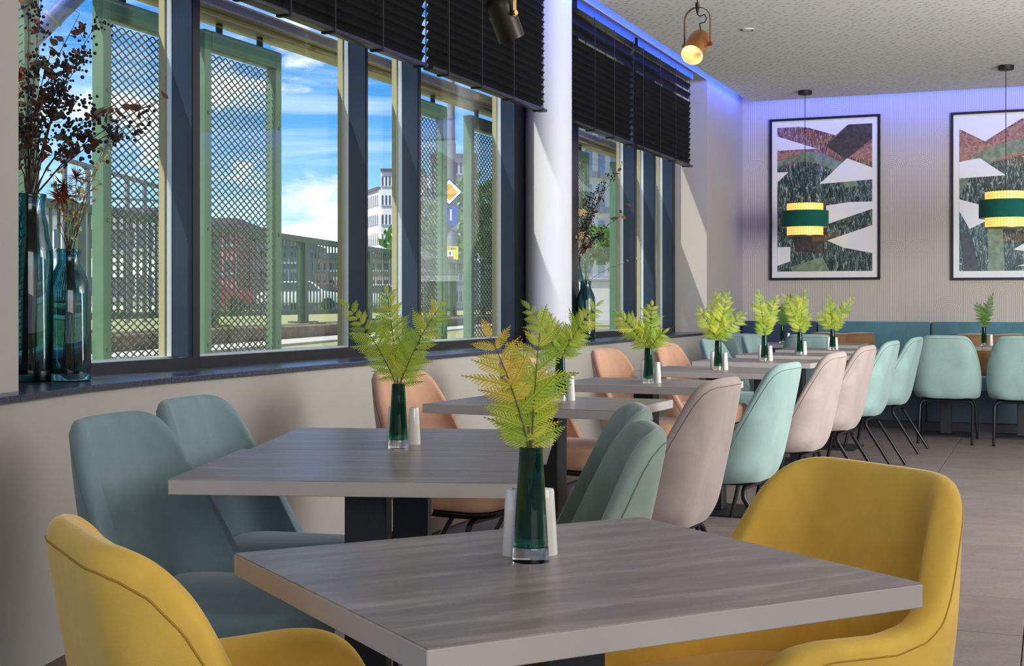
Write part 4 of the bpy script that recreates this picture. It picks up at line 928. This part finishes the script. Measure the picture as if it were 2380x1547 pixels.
# ------------------------------------------------------------------ lamps
M_CANE = None
m, g, p = new_mat('cane_shade'); x, y, z = g.sep(g.coord('UV')) if False else g.sep(g.coord())
an = g.m('ARCTAN2', y, x); cu = g.m('SINE', g.m('MULTIPLY', an, 42.0)); cz = g.m('SINE', g.m('MULTIPLY', z, 2*PI/.02))
hole = g.m('LESS_THAN', g.m('MULTIPLY', g.m('MAXIMUM', cu, 0.0), g.m('MAXIMUM', cz, 0.0)), .55)
col_ = g.mix(hole, sr(120, 56, 20), sr(252, 178, 92)); g.l.new(col_, p.inputs['Base Color']); g.l.new(col_, p.inputs['Emission Color']); p.inputs['Emission Strength'].default_value = .8; M_CANE = m
M_VG = velvet('shade_green_velvet', sr(16, 84, 74)); M_CORD = mat('black_cord', sr(16, 16, 16), .6)
def pendant(px, Y, lab):
    x = (px-CX)*Y/F; zt, zb = EYE+(HY-472)*12.3/F, EYE+(HY-548)*12.3/F; h = zt-zb
    r = thing('pendant_lamp', (x, Y, zb), 0, lab, 'lamp', None); R1, R2 = .158, .205
    MB().lathe([(.06, ZC-zb-.035), (.06, ZC-zb)], 32).obj('canopy', M_CORD, r, smooth=True, auto=.8)
    MB().tube([(0, 0, h*.8), (0, 0, ZC-zb-.03)], .003, 6).obj('cord', M_CORD, r)
    def ring(R_, a, b, nm, mt, thick=.003): MB().lathe([(R_, a), (R_, b), (R_-thick, b), (R_-thick, a), (R_, a)], 64).obj(nm, mt, r, smooth=True, auto=.8)
    ring(R1, h*.76, h, 'upper_shade', M_CANE); ring(R2, h*.27, h*.76, 'velvet_band', M_VG, .004); ring(R1, 0, h*.27, 'lower_shade', M_CANE)
    ring(R1+.001, h-.004, h+.002, 'rim', M_CORD); ring(R1+.001, -.002, .004, 'rim', M_BRASSD)
    m_ = MB()
    for k in range(3): a = k*2*PI/3; m_.tube([(0, 0, h*.8), (R2*math.cos(a)*.98, R2*math.sin(a)*.98, h*.74)], .002, 5)
    m_.obj('spider', M_CORD, r)
    bb = MB().lathe([(0, h*.35), (.02, h*.37), (.03, h*.5), (.014, h*.66), (.014, h*.8), (0, h*.8)], 16).obj('bulb', M_BULB, r, smooth=True)
    l = bpy.data.lights.new('pendant_light', 'POINT'); l.energy = 5; l.color = (1, .66, .36); l.shadow_soft_size = .03; lo = bpy.data.objects.new('pendant_light', l); C.objects.link(lo); lo.location = (x, Y, zb+h*.2)
pendant(1871, 12.3, 'green and cane pendant lamp before the left framed print'); pendant(2338, 11.0, 'green and cane pendant lamp at the right edge before the second print')
def spot(px, py, Y, yaw, tilt, lab, sc=1.0, dark=False):
    z = EYE+(HY-py)*Y/F; x = (px-CX)*Y/F; r = thing('pendant_spotlight', (x, Y, z), 0, lab, 'lamp')
    R_ = .055*sc; Lh = .10*sc
    M_ = Matrix.Rotation(yaw, 4, 'Z') @ Matrix.Rotation(tilt, 4, 'X')      # body axis local z, mouth at -z
    mt = M_SPOTD if dark else M_BRASS
    MB().lathe([(R_, -Lh), (R_, .035), (R_*.96, .055), (R_*.8, .075), (R_*.5, .088), (0.0, .092)], 40, M=M_).obj('housing', mt, r, smooth=True, auto=.9)
    MB().lathe([(R_-.001, -Lh), (R_-.003, -Lh), (R_-.003, .02), (R_*.5, .05), (0, .055)], 40, M=M_).obj('inner_reflector', M_SHADEIN, r, smooth=True, auto=.9)
    MB().lathe([(0, -.045), (.016, -.04), (.024, -.02), (.022, .0), (.012, .02), (.012, .045), (0, .05)], 20, M=M_).obj('bulb', M_BULB, r, smooth=True)
    # strap in the hanging plane
    H = .185*sc; pts = []; ca, sa = math.cos(yaw), math.sin(yaw)
    for k in range(13):
        a = PI*k/12; pts.append(((R_+.012)*math.cos(a), H-.062*sc+.062*sc*math.sin(a)))
    pts = [(R_+.012, -.012)]+pts+[(-(R_+.012), -.012)]
    m_ = MB(); wv = Vector((-sa, ca, 0))*.009
    for (a0, z0), (a1, z1) in zip(pts, pts[1:]):
        p0, p1 = Vector((a0*ca, a0*sa, z0)), Vector((a1*ca, a1*sa, z1)); t = (p1-p0).normalized(); n_ = t.cross(wv.normalized())*.0015
        m_.add([p0-wv-n_, p0+wv-n_, p1+wv-n_, p1-wv-n_, p0-wv+n_, p0+wv+n_, p1+wv+n_, p1-wv+n_], [(0, 1, 2, 3), (7, 6, 5, 4), (0, 4, 5, 1), (2, 6, 7, 3), (1, 5, 6, 2), (0, 3, 7, 4)])
    m_.obj('strap', M_BRASSD, r)
    for sd in (-1, 1):
        MB().tube([(sd*(R_-.002)*ca, sd*(R_-.002)*sa, 0), (sd*(R_+.022)*ca, sd*(R_+.022)*sa, 0)], .010, 14).obj('pivot_screw', M_BRASS, r, smooth=True, auto=.8)
    MB().lathe([(.003, H-.035), (.007, H-.02), (.010, H), (.010, H+.022), (.004, H+.024)], 12).obj('cord_grip', M_CORD, r, smooth=True, auto=.8)
    MB().tube([(0, 0, H+.02), (0, 0, ZC-z)], .003, 6).obj('cord', M_CORD, r)
    tp = M_ @ Vector((0, .0, .09)); hk = [(0, 0, H-.035), (.012, 0, H-.045), (.035, 0, H-.035), (.045, 0, H-.055), (.035, 0, H-.075), (.01, 0, H-.08), (tp.x*.8, tp.y*.8, tp.z+.012), tuple(tp)]
    MB().tube(hk, .0032, 8).obj('flex_loop', M_CORD, r, smooth=True)
    MB().lathe([(.05, ZC-z-.025), (.05, ZC-z)], 28).obj('canopy', M_CORD, r, smooth=True, auto=.8)
    l = bpy.data.lights.new('spot_light', 'SPOT'); l.energy = 12; l.color = (1, .68, .38); l.spot_size = 1.5; l.spot_blend = .6; l.shadow_soft_size = .02
    lo = bpy.data.objects.new('spot_light', l); C.objects.link(lo); dv = M_ @ Vector((0, 0, -.075)); lo.location = Vector((x, Y, z))+dv
    lo.rotation_euler = (-(M_ @ Vector((0, 0, -1)))).to_track_quat('Z', 'Y').to_euler()
spot(1621, 104, 6.8, -.51, -.89, 'copper hanging spotlight glowing warm below the ceiling')
spot(1170, 36, 5.6, -.86, .48, 'dark hanging spotlight at the top in front of the black blind', dark=True)
# recessed downlight
dl = P3(1737, (ZC-EYE)*F/(HY-68), ZC); r = thing('recessed_downlight', (dl.x, dl.y, ZC-.006), 0, 'small round recessed downlight glowing in the ceiling', 'lamp')
MB().lathe([(.045, 0), (.045, .006), (.034, .006), (.034, 0), (.045, 0)], 32).obj('trim_ring', M_PORC, r, smooth=True, auto=.8)
MB().lathe([(0, .003), (.034, .003), (.034, .0055), (0, .0055)], 32).obj('diffuser', mat('downlight_glow', (1, 1, 1), emit=(1, .97, .9), estr=40), r)

# ------------------------------------------------------------------ sill bottles with dried flowers
def bottle(P, H, R_, lab, nk=.55):
    r = thing('bottle_vase', (P.x, P.y, ZS), 0, lab, 'vase', None); k = H; t = .004
    out = [(0, 0), (R_*.93, 0), (R_, .006), (R_*1.0, .04), (R_*1.0, k*.66), (R_*.97, k*.72), (R_*.84, k*.78), (R_*(nk+.12), k*.84), (R_*nk, k*.89), (R_*nk, k*.955), (R_*(nk+.02), k*.975), (R_*(nk+.05), k*.99), (R_*(nk+.03), k)]
    inn_ = [(R_*(nk+.03)-t, k), (R_*nk-t, k*.96), (R_*nk-t, k*.89), (R_*(nk+.12)-t, k*.84), (R_*.84-t, k*.775), (R_*.97-t, k*.715), (R_-t, k*.66), (R_-t, .05), (R_*.8, .026), (0, .022)]
    MB().lathe(out+inn_, 56).obj('glass_body', M_BOTTLE, r, smooth=True, auto=.9); return r
lm = {}
def simple_leaf(L, wd, mt, nm='leaf'):
    m_ = MB(); n = 6; 
    for sd in (-1, 1):
        for k in range(n):
            t0, t1 = k/n, (k+1)/n; w0, w1 = [wd*math.sin(PI*(t**.8))for t in (t0, t1)]
            m_.add([(t0*L, 0, -.15*L*t0*t0), (t1*L, 0, -.15*L*t1*t1), (t1*L, sd*w1, .12*w1-.15*L*t1*t1), (t0*L, sd*w0, .12*w0-.15*L*t0*t0)], [(0, 1, 2, 3)])
    return m_.mesh(nm, mt)
LF = [simple_leaf(.034, .009, M_DLEAF), simple_leaf(.026, .008, M_DLEAF), simple_leaf(.042, .010, M_DOLV), simple_leaf(.02, .007, M_DOLV)]
def berries(seed):
    rn = random.Random(seed); m_ = MB(); bm = bmesh.new(); bmesh.ops.create_icosphere(bm, subdivisions=1, radius=.004); vs = [v.co.copy() for v in bm.verts]; fs = [tuple(v.index for v in f.verts) for f in bm.faces]; bm.free()
    for k in range(15):
        c = Vector((rn.gauss(0, .012), rn.gauss(0, .012), rn.gauss(0, .014))); s_ = rn.uniform(.8, 1.3); m_.add([v*s_+c for v in vs], fs)
    return m_.mesh('berry_cluster', M_BERRY)
BR = [berries(i) for i in range(3)]
def bloom(seed, R_, wd, n, mt, nm, cup=.6):
    rn = random.Random(seed); m_ = MB()
    for k in range(n):
        a = rn.uniform(0, 6.28); e = rn.uniform(-.3, 1.3)*cup; L = R_*rn.uniform(.7, 1.1); d = Vector((math.cos(a)*math.cos(e), math.sin(a)*math.cos(e), math.sin(e))); sd = d.cross(Vector((0, 0, 1))).normalized()*wd
        c = Vector((0, 0, 0)); p1 = d*L*.5; p2 = d*L+Vector((0, 0, -L*.15)); m_.add([c-sd*.4, c+sd*.4, p1+sd, p2+sd*.3, p2-sd*.3, p1-sd], [(0, 1, 2, 5), (5, 2, 3, 4)])
    return m_.mesh(nm, mt)
RUST = [bloom(1, .062, .0062, 26, M_RUST, 'flower_head'), bloom(4, .05, .0018, 70, M_RUST, 'flower_head', 1.0)]
PALE = [bloom(i, .012, .0036, 9, M_PALE, 'blossom') for i in range(3)]
def dried(P, zb, z0, stems, lab, seed, mouth=.03):
    r = thing('dried_flower_bunch', (P.x, P.y, z0), 0, lab, 'dried flowers'); rn = random.Random(seed)
    for (dx, dy, h, kind) in stems:
        ba = Vector((rn.uniform(-1, 1)*mouth*1.3, rn.uniform(-1, 1)*mouth*1.3, zb-z0)); mo = Vector((dx*.06+rn.uniform(-.4, .4)*mouth, dy*.06, 0)); tip = Vector((dx, dy, h)); pts = [ba, ba.lerp(mo, .5)+Vector((rn.uniform(-.006, .006),)*3), mo]; cv = Vector((-dx*.10+rn.uniform(-.02, .02), rn.uniform(-.02, .02), h*.06))
        for k in range(1, 9):
            t = k/8; pts.append(mo.lerp(tip, t)+cv*math.sin(PI*t)*1.0+Vector((rn.uniform(-.004, .004), rn.uniform(-.004, .004), 0)))
        th = .0032 if kind in 'LB' else .0017
        MB().tube(pts, [th*(1-.07*i) for i in range(len(pts))], 6).obj('stem', M_TWIG, r, smooth=True)
        fin = pts[3:]
        def at(t): f = t*(len(fin)-1); i = min(len(fin)-2, int(f)); return fin[i].lerp(fin[i+1], f-i)
        def place(me, nm, p, s_=1.0): 
            o = link(nm, me, r, p, (rn.uniform(0, 6.28), rn.uniform(-.9, .9), rn.uniform(0, 6.28)), s_)
            if nm == 'berry_cluster': o['kind'] = 'stuff'
        if kind == 'L':
            for k in range(13): 
                t = .25+.75*k/12; p = at(t); q = p+Vector((rn.uniform(-.02, .02), rn.uniform(-.02, .02), rn.uniform(-.01, .015))); MB().tube([p, q], .0009, 4).obj('twig', M_TWIG, r); place(rn.choice(LF[:2] if h % .02 < .01 else LF), 'leaf', q, rn.uniform(1.0, 1.7))
        elif kind == 'B':
            for k in range(9):
                t = .35+.65*k/8; p = at(t); q = p+Vector((rn.uniform(-.035, .035), rn.uniform(-.03, .03), rn.uniform(-.01, .03))); MB().tube([p, q], .001, 4).obj('twig', M_TWIG, r); place(rn.choice(BR), 'berry_cluster', q, rn.uniform(.9, 1.5))
                if k % 2: place(rn.choice(LF), 'leaf', q, rn.uniform(.8, 1.3))
        elif kind == 'R': place(rn.choice(RUST), 'flower_head', tip, rn.uniform(.9, 1.2))
        else:
            for k in range(8):
                t = .3+.7*k/7; p = at(t); q = p+Vector((rn.uniform(-.02, .02), rn.uniform(-.02, .02), rn.uniform(-.01, .01))); MB().tube([p, q], .0006, 4).obj('twig', M_TWIG, r); place(rn.choice(PALE), 'blossom', q, rn.uniform(.8, 1.4))
def pxoff(Y, dpx): return dpx*Y/F
b1_ = gp(84, 886, ZS); b2_ = gp(160, 884, ZS); b1_.x = (67-CX)*b1_.y/F
H1 = (893-458)*b1_.y/F; H2 = (893-588)*b2_.y/F
bottle(b1_, H1, .0755, 'tall smoky teal bottle vase beside the left pillar', .68); bottle(b2_, H2, .0695, 'shorter smoky teal bottle vase with rounded shoulders, beside the tall one at left')
k_ = b1_.y/F
dried(b1_, ZS+.03, ZS+H1, [(x*k_, y, h*k_, t) for x, y, h, t in ((-10, .03, 470, 'L'), (30, .0, 460, 'B'), (55, .02, 350, 'L'), (120, .0, 420, 'L'), (130, .03, 340, 'B'), (-20, -.02, 260, 'R'), (-30, .02, 160, 'L'), (10, .0, 180, 'B'), (310, .02, 225, 'L'), (150, -.02, 190, 'B'), (250, 0, 170, 'B'), (60, .02, 250, 'B'), (-25, 0, 330, 'L'), (95, .02, 300, 'B'), (200, .02, 215, 'L'), (60, -.02, 130, 'L'), (160, .0, 400, 'B'), (20, .03, 240, 'L'))], 'tall dried branches with berries and brown leaves in the tall left vase', 7, .02)
dried(b2_, ZS+.03, ZS+H2, [(x*k_, y, h*k_, t) for x, y, h, t in ((-10, -.03, 120, 'R'), (20, -.02, 165, 'R'), (-40, 0, 180, 'P'), (20, .02, 220, 'P'), (60, .0, 190, 'P'), (95, .0, 250, 'P'), (140, .02, 330, 'P'), (10, -.03, 70, 'P'), (45, .02, 120, 'P'), (-15, 0, 230, 'P'), (0, 0, 140, 'P'), (80, -.02, 160, 'P'), (110, .0, 290, 'P'), (35, .03, 200, 'P'), (-5, -.03, 150, 'R'))], 'rusty lily shaped and pale blossom dried flowers in the shorter left vase', 9, .018)
b3_ = gp(1340, 787, ZS); b4_ = gp(1362, 788.5, ZS); k2 = b4_.y/F
bottle(b3_, (787-598)*k2, .055, 'tall smoky bottle vase half hidden behind the round column'); bottle(b4_, (789-653)*k2, .064, 'smoky bottle vase standing on the sill right of the round column')
dried(b3_, ZS+.03, ZS+(787-598)*k2, [(x*k2, y, h*k2, t) for x, y, h, t in ((75, .0, 190, 'B'), (110, .0, 225, 'L'), (130, .02, 120, 'L'), (40, 0, 150, 'B'), (10, 0, 130, 'L'), (5, .02, 215, 'P'), (60, 0, 60, 'B'), (30, .02, 90, 'B'))], 'dried berry branches rising beside the round column', 17, .018)
dried(b4_, ZS+.03, ZS+(789-653)*k2, [(x*k2, y, h*k2, t) for x, y, h, t in ((0, -.02, 75, 'R'), (-20, 0, 100, 'P'), (10, .02, 110, 'P'), (115, .0, 50, 'P'), (25, 0, 70, 'P'))], 'pale and rusty dried flowers in the vase right of the column', 19, .018)
